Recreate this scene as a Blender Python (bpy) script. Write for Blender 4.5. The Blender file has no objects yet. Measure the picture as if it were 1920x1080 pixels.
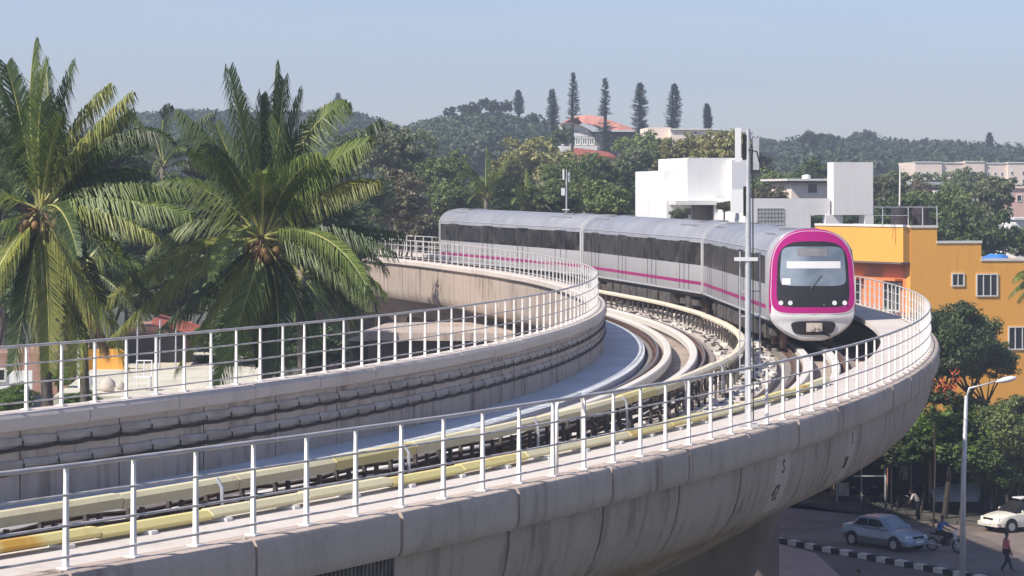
import bpy, bmesh, math, random
import numpy as np
from mathutils import Vector, Matrix
R_ = math.radians
scn = bpy.context.scene
col = scn.collection

# ------------------------------------------------------------------ camera
F = 4738.6; YH = 366.5; CAMZ = 16.0          # focal length and horizon in pixels of a 1920 wide picture, eye height in metres
cam_d = bpy.data.cameras.new('camera'); cam = bpy.data.objects.new('camera', cam_d); col.objects.link(cam)
cam.location = (0, 0, CAMZ); cam.rotation_euler = (R_(90), 0, 0)
cam_d.sensor_width = 36; cam_d.lens = F/1920*36; cam_d.shift_y = -(540-YH)/1920
cam_d.clip_start = 0.5; cam_d.clip_end = 5000
scn.camera = cam
# ------------------------------------------------------------------ light
SUN = Vector((-0.58, -0.40, 0.71)).normalized()
w = bpy.data.worlds.new("World"); scn.world = w; w.use_nodes = True
nt = w.node_tree; bg = nt.nodes['Background']; sky = nt.nodes.new('ShaderNodeTexSky'); sky.sky_type = 'NISHITA'
sky.sun_disc = False; sky.sun_elevation = math.asin(SUN.z); sky.sun_rotation = math.atan2(SUN.x, SUN.y) % (2*math.pi)
sky.altitude = 900; sky.air_density = 1.0; sky.dust_density = 1.0; sky.ozone_density = 2.2
tint = nt.nodes.new('ShaderNodeMix'); tint.data_type = 'RGBA'; tint.blend_type = 'MULTIPLY'; tint.inputs[0].default_value = 1; tint.inputs[7].default_value = (1, 1, 1, 1)
wtc = nt.nodes.new('ShaderNodeTexCoord'); wmp = nt.nodes.new('ShaderNodeMapping'); wmp.inputs['Scale'].default_value = (3, 3, 16); wn = nt.nodes.new('ShaderNodeTexNoise'); wn.inputs['Scale'].default_value = 1.8; wn.inputs['Detail'].default_value = 4
nt.links.new(wtc.outputs['Generated'], wmp.inputs[0]); nt.links.new(wmp.outputs[0], wn.inputs['Vector'])
wm = nt.nodes.new('ShaderNodeMix'); wm.data_type = 'RGBA'; wm.inputs[6].default_value = (.84, .83, .98, 1); wm.inputs[7].default_value = (.96, .88, .97, 1)   # thin uneven veil of high haze
nt.links.new(wn.outputs[0], wm.inputs[0]); nt.links.new(wm.outputs[2], tint.inputs[7])
nt.links.new(sky.outputs[0], tint.inputs[6]); nt.links.new(tint.outputs[2], bg.inputs[0]); bg.inputs[1].default_value = 0.092
sd = bpy.data.lights.new('sun', 'SUN'); sun = bpy.data.objects.new('sun', sd); col.objects.link(sun)
sd.energy = 3.7; sd.angle = R_(0.8); sd.color = (1, .93, .83); sun.rotation_euler = SUN.to_track_quat('Z', 'Y').to_euler()
scn.view_settings.view_transform = 'Standard'; scn.view_settings.look = 'None'
scn.view_settings.exposure = 0.72; scn.view_settings.gamma = 1
scn.cycles.volume_bounces = 0; scn.cycles.max_bounces = 6; scn.cycles.diffuse_bounces = 3; scn.cycles.glossy_bounces = 3

# ------------------------------------------------------------------ helpers
ORG = {}
def tag(o, label=None, cat=None, group=None, kind=None):
    if label: o['label'] = label
    if cat: o['category'] = cat
    if group: o['group'] = group
    if kind: o['kind'] = kind
    return o
def thing(name, label, cat, loc, group=None, rz=0, kind=None):
    o = bpy.data.objects.new(name, None); col.objects.link(o); o.location = loc; o.rotation_euler = (0, 0, rz)
    o.empty_display_size = .3
    ORG[o.name] = Vector(loc)
    return tag(o, label, cat, group, kind)
def link(name, me, parent=None, local=False):
    o = bpy.data.objects.new(name, me); col.objects.link(o)
    if parent:
        o.parent = parent; org = ORG.get(parent.name, Vector((0, 0, 0))); ORG[o.name] = org
        if not local: me.transform(Matrix.Translation(-org))
    return o
def at(px, py, D): return Vector(((px-960)/F*D, D, CAMZ-(py-YH)/F*D))
def zat(py, D): return CAMZ-(py-YH)/F*D
def xat(px, D): return (px-960)/F*D
class MB:
    def __init__(s): s.v = []; s.f = []; s.m = []; s.mi = 0
    def face(s, pts):
        n = len(s.v); s.v += [tuple(p) for p in pts]; s.f.append(tuple(range(n, n+len(pts)))); s.m.append(s.mi)
    def box(s, x0, x1, y0, y1, z0, z1, M=None):
        P = [Vector((x, y, z)) for z in (z0, z1) for y in (y0, y1) for x in (x0, x1)]
        if M is not None: P = [M@p for p in P]
        n = len(s.v); s.v += [tuple(p) for p in P]
        for q in ((0, 2, 3, 1), (4, 5, 7, 6), (0, 1, 5, 4), (2, 6, 7, 3), (0, 4, 6, 2), (1, 3, 7, 5)):
            s.f.append(tuple(n+i for i in q)); s.m.append(s.mi)
        return s
    def tube(s, pts, r, n=8, caps=True):
        pts = [Vector(p) for p in pts]; rr = r if isinstance(r, (list, tuple)) else [r]*len(pts)
        base = len(s.v)
        up = Vector((0, 0, 1)); t0 = (pts[1]-pts[0]).normalized()
        a = t0.cross(up); a = a.normalized() if a.length > 1e-3 else Vector((1, 0, 0))
        for i, p in enumerate(pts):
            t = (pts[min(i+1, len(pts)-1)]-pts[max(i-1, 0)]).normalized()
            a = (a-t*a.dot(t)).normalized(); b = t.cross(a)
            for k in range(n):
                q = 2*math.pi*k/n; s.v.append(tuple(p+(a*math.cos(q)+b*math.sin(q))*rr[i]))
        for i in range(len(pts)-1):
            for k in range(n):
                s.f.append((base+i*n+k, base+i*n+(k+1) % n, base+(i+1)*n+(k+1) % n, base+(i+1)*n+k)); s.m.append(s.mi)
        if caps:
            s.f.append(tuple(base+k for k in range(n))[::-1]); s.m.append(s.mi)
            s.f.append(tuple(base+(len(pts)-1)*n+k for k in range(n))); s.m.append(s.mi)
        return s
    def loft(s, rings, caps=True, closed=True):
        base = len(s.v); n = len(rings[0])
        for r in rings: s.v += [tuple(p) for p in r]
        for i in range(len(rings)-1):
            for k in range(n if closed else n-1):
                s.f.append((base+i*n+k, base+i*n+(k+1) % n, base+(i+1)*n+(k+1) % n, base+(i+1)*n+k)); s.m.append(s.mi)
        if caps and closed:
            s.f.append(tuple(base+k for k in range(n))[::-1]); s.m.append(s.mi)
            s.f.append(tuple(base+(len(rings)-1)*n+k for k in range(n))); s.m.append(s.mi)
        return s
    def build(s, name, mats, parent=None, local=False, smooth=False, recalc=True):
        me = bpy.data.meshes.new(name); me.from_pydata(s.v, [], s.f)
        for m in (mats if isinstance(mats, (list, tuple)) else [mats]): me.materials.append(m)
        if any(s.m): me.polygons.foreach_set('material_index', s.m)
        if recalc:
            bm = bmesh.new(); bm.from_mesh(me); bmesh.ops.recalc_face_normals(bm, faces=bm.faces); bm.to_mesh(me); bm.free()
        if smooth:
            me.polygons.foreach_set('use_smooth', [True]*len(me.polygons))
            if smooth != 2: me.set_sharp_from_angle(angle=R_(38))
        me.update()
        return link(name, me, parent, local)
def copy_tree(o, parent=None):
    c = o.copy(); col.objects.link(c)
    if parent: c.parent = parent
    for ch in list(o.children): copy_tree(ch, c)
    return c

# ------------------------------------------------------------------ materials
def new_mat(name):
    m = bpy.data.materials.new(name); m.use_nodes = True; n = m.node_tree.nodes; b = n['Principled BSDF']; return m, m.node_tree, b
def plain(name, c, rough=.6, metal=0, var=.12, scale=2.0, bump=0, c2=None, spec=.5, vlo=.35, vhi=.65):
    m, t, b = new_mat(name); b.inputs['Roughness'].default_value = rough; b.inputs['Metallic'].default_value = metal
    b.inputs['Specular IOR Level'].default_value = spec
    tc = t.nodes.new('ShaderNodeTexCoord'); nz = t.nodes.new('ShaderNodeTexNoise'); nz.inputs['Scale'].default_value = scale; nz.inputs['Detail'].default_value = 6
    t.links.new(tc.outputs['Object'], nz.inputs['Vector'])
    rp = t.nodes.new('ShaderNodeMapRange'); rp.inputs[1].default_value = vlo; rp.inputs[2].default_value = vhi
    t.links.new(nz.outputs[0], rp.inputs[0])
    mx = t.nodes.new('ShaderNodeMix'); mx.data_type = 'RGBA'
    a = tuple(max(0, x*(1-var)) for x in c); bb = tuple(min(1, x*(1+var)) for x in c)
    if c2: a = c2; bb = c
    mx.inputs[6].default_value = (*a, 1); mx.inputs[7].default_value = (*bb, 1)
    t.links.new(rp.outputs[0], mx.inputs[0]); t.links.new(mx.outputs[2], b.inputs['Base Color'])
    if bump:
        bp = t.nodes.new('ShaderNodeBump'); bp.inputs['Strength'].default_value = bump; bp.inputs['Distance'].default_value = .03
        t.links.new(nz.outputs[0], bp.inputs['Height']); t.links.new(bp.outputs[0], b.inputs['Normal'])
    return m
def stained(name, c, dirt, amount=.6, streak=1.0, rough=.85, ribs=0):
    """weathered concrete: fine mottling, big soft blotches and vertical rain streaks"""
    m, t, b = new_mat(name); b.inputs['Roughness'].default_value = rough; N = t.nodes; L = t.links
    tc = N.new('ShaderNodeTexCoord')
    def noise(scale, detail, vec=None, rough=.6):
        n = N.new('ShaderNodeTexNoise'); n.inputs['Scale'].default_value = scale; n.inputs['Detail'].default_value = detail; n.inputs['Roughness'].default_value = rough
        L.new(vec or tc.outputs['Object'], n.inputs['Vector']); return n
    mp = N.new('ShaderNodeMapping'); mp.inputs['Scale'].default_value = (1, 1, .13); L.new(tc.outputs['Object'], mp.inputs['Vector'])
    s = noise(3.2, 5, mp.outputs[0]); l = noise(.45, 5); f = noise(14, 6, rough=.7)
    def rng(o, lo, hi, a=0, bb=1):
        r = N.new('ShaderNodeMapRange'); r.inputs[1].default_value = lo; r.inputs[2].default_value = hi; r.inputs[3].default_value = a; r.inputs[4].default_value = bb; L.new(o, r.inputs[0]); return r.outputs[0]
    def mul(o1, o2):
        q = N.new('ShaderNodeMath'); q.operation = 'MULTIPLY'; L.new(o1, q.inputs[0]); L.new(o2, q.inputs[1]); return q.outputs[0]
    k = mul(rng(s.outputs[0], .48, .72), rng(l.outputs[0], .4, .65, .15, 1))
    kk = N.new('ShaderNodeMath'); kk.operation = 'MULTIPLY'; kk.inputs[1].default_value = amount*streak; L.new(k, kk.inputs[0])
    big = N.new('ShaderNodeMath'); big.operation = 'MULTIPLY_ADD'; L.new(rng(l.outputs[0], .45, .75), big.inputs[0]); big.inputs[1].default_value = amount*.35; L.new(kk.outputs[0], big.inputs[2])
    fin = N.new('ShaderNodeMath'); fin.operation = 'MULTIPLY_ADD'; fin.use_clamp = True; L.new(rng(f.outputs[0], .35, .75), fin.inputs[0]); fin.inputs[1].default_value = amount*.25; L.new(big.outputs[0], fin.inputs[2])
    mx = N.new('ShaderNodeMix'); mx.data_type = 'RGBA'; mx.inputs[6].default_value = (*c, 1); mx.inputs[7].default_value = (*dirt, 1)
    L.new(fin.outputs[0], mx.inputs[0]); L.new(mx.outputs[2], b.inputs['Base Color'])
    bp = N.new('ShaderNodeBump'); bp.inputs['Strength'].default_value = .35; bp.inputs['Distance'].default_value = .02
    L.new(f.outputs[0], bp.inputs['Height']); L.new(bp.outputs[0], b.inputs['Normal'])
    return m
def leafmat(name, c, c2, scale=.6, rough=.55, trans=.25):
    m, t, b = new_mat(name); N = t.nodes; L = t.links
    b.inputs['Roughness'].default_value = rough; b.inputs['Specular IOR Level'].default_value = .35
    g = N.new('ShaderNodeNewGeometry'); oi = N.new('ShaderNodeObjectInfo'); tc = N.new('ShaderNodeTexCoord')
    nz = N.new('ShaderNodeTexNoise'); nz.inputs['Scale'].default_value = scale; nz.inputs['Detail'].default_value = 3; L.new(tc.outputs['Object'], nz.inputs['Vector'])
    a = N.new('ShaderNodeMath'); a.operation = 'ADD'; L.new(nz.outputs[0], a.inputs[0]); L.new(g.outputs['Random Per Island'], a.inputs[1])
    r = N.new('ShaderNodeMapRange'); r.inputs[1].default_value = .45; r.inputs[2].default_value = 1.5; L.new(a.outputs[0], r.inputs[0])
    mx = N.new('ShaderNodeMix'); mx.data_type = 'RGBA'; mx.inputs[6].default_value = (*c2, 1); mx.inputs[7].default_value = (*c, 1); L.new(r.outputs[0], mx.inputs[0])
    hs = N.new('ShaderNodeHueSaturation'); L.new(mx.outputs[2], hs.inputs['Color'])
    v = N.new('ShaderNodeMapRange'); v.inputs[3].default_value = .8; v.inputs[4].default_value = 1.22; L.new(oi.outputs['Random'], v.inputs[0]); L.new(v.outputs[0], hs.inputs['Value'])
    L.new(hs.outputs[0], b.inputs['Base Color'])
    if trans:
        tr = N.new('ShaderNodeBsdfTranslucent'); L.new(hs.outputs[0], tr.inputs['Color']); ms = N.new('ShaderNodeMixShader'); ms.inputs[0].default_value = trans
        L.new(b.outputs[0], ms.inputs[1]); L.new(tr.outputs[0], ms.inputs[2]); L.new(ms.outputs[0], N['Material Output'].inputs['Surface'])
    return m
def glass(name, c=(.02, .025, .03), rough=.08, spec=.6):
    m, t, b = new_mat(name); b.inputs['Base Color'].default_value = (*c, 1); b.inputs['Roughness'].default_value = rough; b.inputs['Specular IOR Level'].default_value = spec
    return m
M = {}
M['conc'] = stained('viaduct_concrete', (.47, .385, .32), (.16, .115, .085), .8, 1.2)
M['conc_w'] = stained('inner_wall_concrete', (.52, .44, .375), (.19, .14, .10), .9, 1.4)
M['pierc'] = stained('pier_concrete', (.20, .165, .145), (.09, .07, .06), .7)  # base tone darkened to paint in the shade under the girder
M['coping'] = stained('coping_concrete', (.56, .465, .395), (.21, .155, .12), .95, .9)
M['slab'] = stained('walkway_concrete', (.68, .615, .55), (.36, .29, .235), .75, .5)
M['slab_b'] = plain('painted_walkway', (.64, .66, .67), .7, var=.1, scale=.5)
M['deck'] = stained('deck_concrete', (.30, .27, .245), (.12, .095, .08), .8, .6)
M['deck_l'] = stained('dusty_deck', (.60, .525, .455), (.27, .205, .155), .9, .4)
M['deck_d'] = stained('dark_brown_deck', (.20, .155, .13), (.07, .05, .042), .8, .4)  # darker brown tone for the near part of the centre strip
M['coping_l'] = stained('pale_coping', (.62, .55, .495), (.34, .275, .225), .7, .7)
M['plinth'] = stained('plinth_concrete', (.72, .68, .62), (.42, .36, .30), .45, .4)
M['ribbed'] = plain('ribbed_concrete', (.16, .145, .13), .9, var=.3, scale=5, bump=.3)
M['rail'] = plain('rusty_rail', (.17, .10, .075), .65, .1, var=.25, scale=6)
M['railtop'] = plain('worn_rail_head', (.30, .25, .22), .4, .6, var=.2, scale=4)
M['cream'] = stained('cream_cover', (.78, .70, .44), (.42, .34, .20), .65, .4, rough=.65)
M['yel'] = plain('yellow_cover', (.72, .62, .26), .6, c2=(.58, .33, .05), scale=.8, vlo=.36, vhi=.48)
M['cream2'] = stained('dusty_pale_cover', (.74, .66, .50), (.42, .34, .24), .7, .3)
M['duct'] = plain('grey_green_trunking', (.47, .43, .40), .8, c2=(.33, .29, .26), scale=1.5)
M['dark'] = plain('dark_steel', (.03, .03, .032), .6, .2, var=.3)
M['cabl'] = plain('brown_black_cable', (.06, .042, .035), .7, var=.4, scale=3)
M['under'] = plain('underframe_grime', (.075, .065, .058), .8, var=.5, scale=3)
M['post'] = plain('cream_post_paint', (.80, .77, .73), .55, var=.07, scale=5)
M['tube'] = plain('brown_grey_tube', (.56, .52, .50), .5, .1, var=.2, scale=5)
M['tubetop'] = plain('grey_handrail', (.56, .52, .50), .5, .1, var=.15, scale=3)
M['galv'] = plain('galvanised_steel', (.55, .56, .58), .45, .3, var=.1, scale=4)
M['white'] = plain('white_paint', (.80, .80, .79), .5, var=.04, scale=.5)
M['magenta'] = plain('magenta_paint', (.44, .005, .19), .3, var=.05, scale=1)
M['stripe'] = plain('dark_magenta_stripe', (.32, .004, .13), .45, var=.1, scale=1)
M['train'] = stained('silver_train_panel', (.42, .415, .42), (.25, .23, .22), .45, .8, rough=.42)
M['roof'] = plain('train_roof', (.34, .345, .37), .5, .1, c2=(.27, .275, .30), scale=.9)
M['roofd'] = plain('roof_duct_grey', (.23, .22, .23), .6, var=.2)
M['tw'] = plain('train_white', (.72, .71, .69), .35, var=.04)
M['band'] = plain('window_band', (.008, .007, .007), .25, c2=(.055, .050, .046), scale=1.4, spec=.05, vlo=.62, vhi=.42)  # paler blotches are reflections painted into the black band
M['glass'] = glass('dark_glass')
M['tglass'] = plain('train_side_glass', (.03, .028, .028), .3, c2=(.012, .011, .011), scale=2, spec=.12)
M['screen'] = plain('windscreen_glass', (.30, .35, .40), .08, c2=(.13, .165, .20), scale=.9, spec=.8)  # pale grey-blue reflection is painted into the glass colour
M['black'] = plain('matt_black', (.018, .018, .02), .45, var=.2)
M['lamp'] = plain('lamp_lens', (.85, .85, .82), .2, var=.02)
M['asphalt'] = plain('asphalt', (.21, .165, .142), .9, var=.22, scale=.35, bump=.1)
M['asph2'] = plain('lower_road', (.16, .125, .11), .9, var=.2, scale=.4)
M['soil'] = plain('ground_soil', (.10, .09, .06), .95, c2=(.05, .065, .03), scale=.12)
M['paving'] = plain('pinkish_paving', (.46, .34, .285), .9, var=.1, scale=.5)
M['wb'] = stained('white_building_paint', (.83, .82, .80), (.52, .49, .45), .4, .9)
M['wg'] = plain('dusty_grille', (.42, .42, .41), .8, var=.1)
M['or1'] = stained('orange_wall_paint', (.92, .44, .08), (.66, .30, .06), .5, .9)
M['or2'] = plain('salmon_wall_paint', (.72, .24, .09), .75, var=.08, scale=.4)
M['trim'] = plain('white_trim', (.75, .73, .68), .6, var=.05)
M['black_t'] = plain('black_plastic_tank', (.035, .028, .032), .5, var=.3)
M['blue'] = plain('blue_tarp', (.06, .22, .62), .6, var=.15, scale=2)
M['pink'] = plain('pale_pink_render', (.88, .74, .63), .85, c2=(.82, .67, .56), scale=.15)
M['pink2'] = plain('rose_render', (.70, .45, .38), .85, var=.08, scale=.2)
M['sal'] = plain('salmon_roof_sheet', (.68, .30, .22), .7, var=.07, scale=.2)
M['tile'] = plain('red_roof_tiles', (.36, .10, .065), .8, var=.25, scale=3)
M['teal'] = plain('teal_glass', (.10, .18, .19), .3, var=.2, scale=.4)
M['brownwall'] = plain('brown_wall', (.16, .125, .105), .9, var=.2, scale=.4)
M['bark'] = plain('bark', (.055, .042, .032), .9, var=.35, scale=3, bump=.4)
M['palmbark'] = plain('palm_bark', (.17, .14, .115), .9, var=.3, scale=4, bump=.4)
M['stem'] = plain('frond_stem', (.34, .33, .10), .5, var=.2, scale=2)
M['coco'] = plain('coconut_husk', (.17, .10, .03), .6, var=.5, scale=3)
M['fib'] = plain('dry_fibre', (.16, .09, .05), .9, var=.4, scale=5)
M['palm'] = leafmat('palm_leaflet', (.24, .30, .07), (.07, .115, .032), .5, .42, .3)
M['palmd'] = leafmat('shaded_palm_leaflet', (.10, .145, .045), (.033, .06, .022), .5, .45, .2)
M['palmy'] = leafmat('yellowing_palm_leaflet', (.42, .41, .10), (.17, .22, .05), .7, .45, .35)
M['palmb'] = leafmat('dry_palm_leaflet', (.30, .20, .10), (.14, .09, .05), .7, .6, .2)
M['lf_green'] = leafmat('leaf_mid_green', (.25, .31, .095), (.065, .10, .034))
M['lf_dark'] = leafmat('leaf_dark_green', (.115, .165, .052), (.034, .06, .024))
M['lf_olive'] = leafmat('leaf_olive', (.40, .37, .14), (.13, .14, .045))
M['lf_brown'] = leafmat('leaf_dry_brown', (.26, .22, .125), (.075, .08, .042))
M['lf_grey'] = leafmat('leaf_grey_green', (.235, .26, .13), (.08, .10, .052))
M['lf_bright'] = leafmat('leaf_bright', (.19, .31, .05), (.045, .095, .022))
M['lf_far'] = leafmat('leaf_far', (.06, .09, .042), (.026, .045, .026), trans=.1)
M['lf_pine'] = leafmat('pine_needles', (.20, .25, .26), (.10, .135, .145), trans=.05)  # needles paled toward blue-grey, distance haze put into the colour
M['flower'] = plain('red_orange_flowers', (.62, .12, .04), .7, var=.3)
M['skin'] = plain('brown_skin', (.16, .085, .05), .6, var=.05)
M['hair'] = plain('black_hair', (.01, .009, .009), .5, var=.1)
M['cloth_pink'] = plain('pink_shirt', (.62, .17, .18), .8, var=.08)
M['cloth_white'] = plain('white_cloth', (.55, .48, .42), .8, var=.08)
M['cloth_blue'] = plain('blue_shirt', (.04, .14, .42), .8, var=.1)
M['cloth_dark'] = plain('dark_trousers', (.022, .02, .022), .8, var=.1)
M['car_blue'] = plain('silver_blue_paint', (.36, .43, .52), .3, .2, var=.03)
M['car_low'] = plain('grey_lower_panel', (.16, .165, .16), .4, .3, var=.05)
M['car_white'] = plain('cream_white_paint', (.74, .71, .62), .3, var=.03)
M['tyre'] = plain('tyre_rubber', (.02, .02, .02), .8, var=.2)
M['rim'] = plain('silver_rim', (.55, .55, .56), .35, .5, var=.05)
M['shade_dark'] = plain('shaded_stall_wall', (.085, .08, .068), .9, var=.4, scale=1.2)  # dark tone carries the shade under the roadside trees
M['poster'] = plain('pale_poster', (.42, .38, .33), .8, var=.3, scale=2.5)
M['white_k'] = plain('kerb_white', (.68, .64, .58), .8, var=.12, scale=3)
M['black_k'] = plain('kerb_black', (.025, .025, .027), .7, var=.2)
M['ink'] = plain('stencil_ink', (.10, .055, .05), .9, var=.3, scale=8)
M['yterr'] = plain('yellowish_terrace', (.62, .58, .46), .9, var=.12, scale=.8)
M['pinkw'] = plain('faded_pink_wall', (.42, .24, .19), .9, var=.15, scale=.8)

# ------------------------------------------------------------------ curve of the line
CX, CY, RR = -113.993, 89.332, 124.025; RAIL0 = CAMZ-5.068
def zs(s):
    if s < -60: return -.001*-60+.0001*3600+(s+60)*(-.001-.012)
    return -.001*s+.0001*s*s
def V(s, t, z):
    a = -s/RR; r = RR+t
    return Vector((CX+r*math.cos(a), CY+r*math.sin(a), RAIL0+z+zs(s)))
def sweep(mb, prof, s0, s1, ds=1.0, caps=True):
    n = max(1, int(math.ceil(abs(s1-s0)/ds)))
    mb.loft([[V(s0+(s1-s0)*i/n, t, z) for t, z in prof] for i in range(n+1)], caps)
def rect(t0, t1, z0, z1): return [(t0, z0), (t1, z0), (t1, z1), (t0, z1)]
S0, S1 = -150, 90; SEG = 3.0; TC = -2.03

# ------------------------------------------------------------------ setting: ground, roads, hills
def ground():
    mb = MB(); nx, ny = 90, 80; X = np.linspace(-650, 650, nx+1); Y = np.linspace(-60, 1150, ny+1)
    for y in Y:
        for x in X:
            z = 0.0
            z += 4*math.exp(-((y-560)/120)**2)*(1 if True else 0)
            mb.v.append((x, y, z))
    for j in range(ny):
        for i in range(nx):
            a = j*(nx+1)+i; mb.f.append((a, a+1, a+nx+2, a+nx+1)); mb.m.append(0)
    tag(mb.build('ground', M['soil'], smooth=2, recalc=False), kind='structure')
ground()
def ZH(d): return d
H = Vector((.53, -.85, 0)).normalized(); HN = Vector((.85, .53, 0))      # along the near kerb, and across the road
def road():
    mb = MB(); k = Vector((12.1, 116.8, .01))
    a = k-H*60; b = k+H*90
    far = [Vector((26+20, 119-18, .01)), Vector((22.7+9, 122.5-5, .01)), Vector((15.7, 128.7, .01)), Vector((2, 141, .01)), Vector((-20, 160, .01))]
    mb.face([a, b, b+HN*45]+far)
    tag(mb.build('road', M['asphalt']), kind='structure')
    mb = MB(); mb.face([k-H*60-HN*.3, k+H*90-HN*.3, k+H*90-HN*30, k-H*60-HN*30])
    for i, p in enumerate(mb.v): mb.v[i] = (p[0], p[1], .006)
    tag(mb.build('lower_road', M['asph2']), kind='structure')
    # pinkish paved wedge under the line
    p = [at(1400, 1078, 1)]; 
    def g(px, py): D = CAMZ*F/(py-YH); return Vector(((px-960)/F*D, D, .02))
    mb = MB(); mb.face([g(1452, 1018), g(1530, 1038), g(1590, 1095), g(1640, 1160), g(1300, 1160), g(1380, 1060)])
    tag(mb.build('paved_wedge', M['paving']), kind='structure')
    # painted kerb: alternate black and white stones, a real step
    mb = MB(); 
    for i in range(-14, 70):
        c = k+H*(i*.62); mb.mi = i % 2
        Mx = Matrix.Translation((c.x, c.y, 0))@Matrix.Rotation(math.atan2(H.y, H.x), 4, 'Z')
        mb.box(0, .60, -.17, .17, 0, .22+.01*((i*7) % 3), Mx)
    tag(mb.build('painted_kerb', [M['white_k'], M['black_k']]), kind='structure')
road()
def far_path():
    def g(px, py): D = CAMZ*F/(py-YH); return Vector(((px-960)/F*D, D, .0))
    pts = [(1440, 938), (1540, 953), (1640, 968), (1780, 982), (1990, 1003)]
    mb = MB()
    for (a, b) in zip(pts[:-1], pts[1:]):
        A, B = g(*a), g(*b); n = Vector((.6, .8, 0))
        mb.loft([[A, A+n*5, A+n*5+Vector((0, 0, .15)), A+Vector((0, 0, .15))], [B, B+n*5, B+n*5+Vector((0, 0, .15)), B+Vector((0, 0, .15))]])
    tag(mb.build('pavement', M['shade_dark']), kind='structure')
far_path()

# ------------------------------------------------------------------ viaduct
via = thing('viaduct', 'curved grey concrete metro viaduct sweeping from the lower left round to the train', 'viaduct', V(30, TC, 0))
OUT = [(3.12, .46), (3.11, .2), (3.06, -.08), (2.97, -.34), (2.84, -.56), (2.66, -.74), (2.5, -.79), (1.5, -1.28), (.75, -1.75), (.35, -2.0), (.1, -2.06)]
INN = [(2*TC-t, z) for t, z in OUT[5:][::-1]]; INN = INN[:-1]+[(-6.98, -.74), (-7.12, -.55), (-7.18, -.25), (-7.18, 1.12)]
PROF = OUT+INN+[(-6.88, 1.12), (-6.88, -.36), (2.2, -.36), (2.2, .46)]
k = 0
s = S0
while s < S1-.01:
    mb = MB(); sweep(mb, PROF, s+.036, s+SEG-.036, 1.0); mb.build('girder_segment', M['conc'], via, smooth=True)
    s += SEG; k += 1
rnd = random.Random(5)
COP = [(2.9, .999), (3.185, 1.0), (3.235, .985), (3.265, .94), (3.275, .86), (3.275, .62), (3.262, .52), (3.225, .465), (3.12, .455), (2.9, .455)]
COI = [(-6.80, 1.14), (-6.76, 1.2), (-6.76, 1.34), (-6.82, 1.41), (-7.28, 1.41), (-7.35, 1.34), (-7.35, 1.16), (-7.28, 1.125), (-6.85, 1.125)]
s = S0
while s < S1-.01:
    j = rnd.uniform(-.012, .012); jt = rnd.uniform(-.012, .012)
    mb = MB(); sweep(mb, [(t+jt*(t > 2.95), z+j*(z < .95)) for t, z in COP], s+.033, s+SEG-.033, .5); mb.build('parapet_coping', M['coping'], via, smooth=True)
    j = rnd.uniform(-.01, .01); o = 1.1
    mb = MB(); sweep(mb, [(t, z+j) for t, z in COI], s+o+.015, s+o+SEG-.015, .5); mb.build('inner_coping', M['coping_l'], via, smooth=True)
    s += SEG
mb = MB(); sweep(mb, rect(1.68, 2.895, .84, .994), S0, S1); mb.build('walkway_slab', M['slab'], via)
mb = MB(); sweep(mb, rect(-6.875, -5.5, -.359, -.02), S0, S1); mb.build('inner_walkway', M['slab_b'], via)
for (a_, b_, m_) in ((S0, 38, 'deck_l'), (38, S1, 'deck_d')):
    mb = MB(); sweep(mb, rect(-3.2, -1.35, -.357, -.14), a_, b_); mb.build('centre_strip', M[m_], via)
# cable trunking on the inner wall, two rows
trs = []
for row, zz in enumerate((1.02, .66)):
    for i in range(72):
        a = 67.0-i*1.0-row*.03+random.Random(i).uniform(-.03, .03)
        trs.append((a, zz))
trs.sort(key=lambda q: -q[0])
def trunk(mb, a, zz):
    sag = rnd.uniform(-.004, .018)
    mb.mi = 0
    mb.loft([[V(a, -6.872, zz-.13+sag), V(a, -6.845, zz-.12+sag), V(a, -6.825, zz-.05+sag), V(a, -6.84, zz+sag), V(a, -6.872, zz+sag)],
             [V(a-.985, -6.872, zz-.14-sag), V(a-.985, -6.845, zz-.13-sag), V(a-.985, -6.825, zz-.06-sag), V(a-.985, -6.84, zz-.01-sag), V(a-.985, -6.872, zz-.01-sag)]])
    mb.mi = 1
    mb.loft([[V(a-.97, t, z) for t, z in rect(-6.872, -6.78, zz-.165, zz-.15)], [V(a-.99, t, z) for t, z in rect(-6.872, -6.78, zz-.165, zz-.15)]])
    mb.loft([[V(a-.97, t, z) for t, z in rect(-6.81, -6.795, zz-.15, zz-.06)], [V(a-.995, t, z) for t, z in rect(-6.81, -6.795, zz-.15, zz-.06)]])
for a, zz in trs[:100]:
    mb = MB(); trunk(mb, a, zz); mb.build('cable_trunking', [M['duct'], M['dark']], via)
mb = MB()
for a, zz in trs[100:]: trunk(mb, a, zz)
tag(mb.build('cable_trunking', [M['duct'], M['dark']], via), kind='stuff')
for zz in (1.02, .66):
    for q in range(2):
        rq = random.Random(int(zz*100)+q); pts = []; a = 67.0
        while a > -6: pts.append(V(a, -6.84, zz-.165-.035*q-.018*abs(math.sin(a*3.14159))+rq.uniform(-.006, .006))); a -= .25
        mb = MB(); mb.tube(pts, .017, 5); mb.build('wall_cable', M['cabl'], via, smooth=2)
# vertical cracks / pour joints and rust runs are in the wall material; wall facing panel
s = S0
while s < 80:
    mb = MB(); sweep(mb, rect(-6.879, -6.872, -.35, 1.119), s+.02, s+SEG-.02, 1.0); mb.build('wall_facing', M['conc_w'], via); s += SEG
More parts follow.
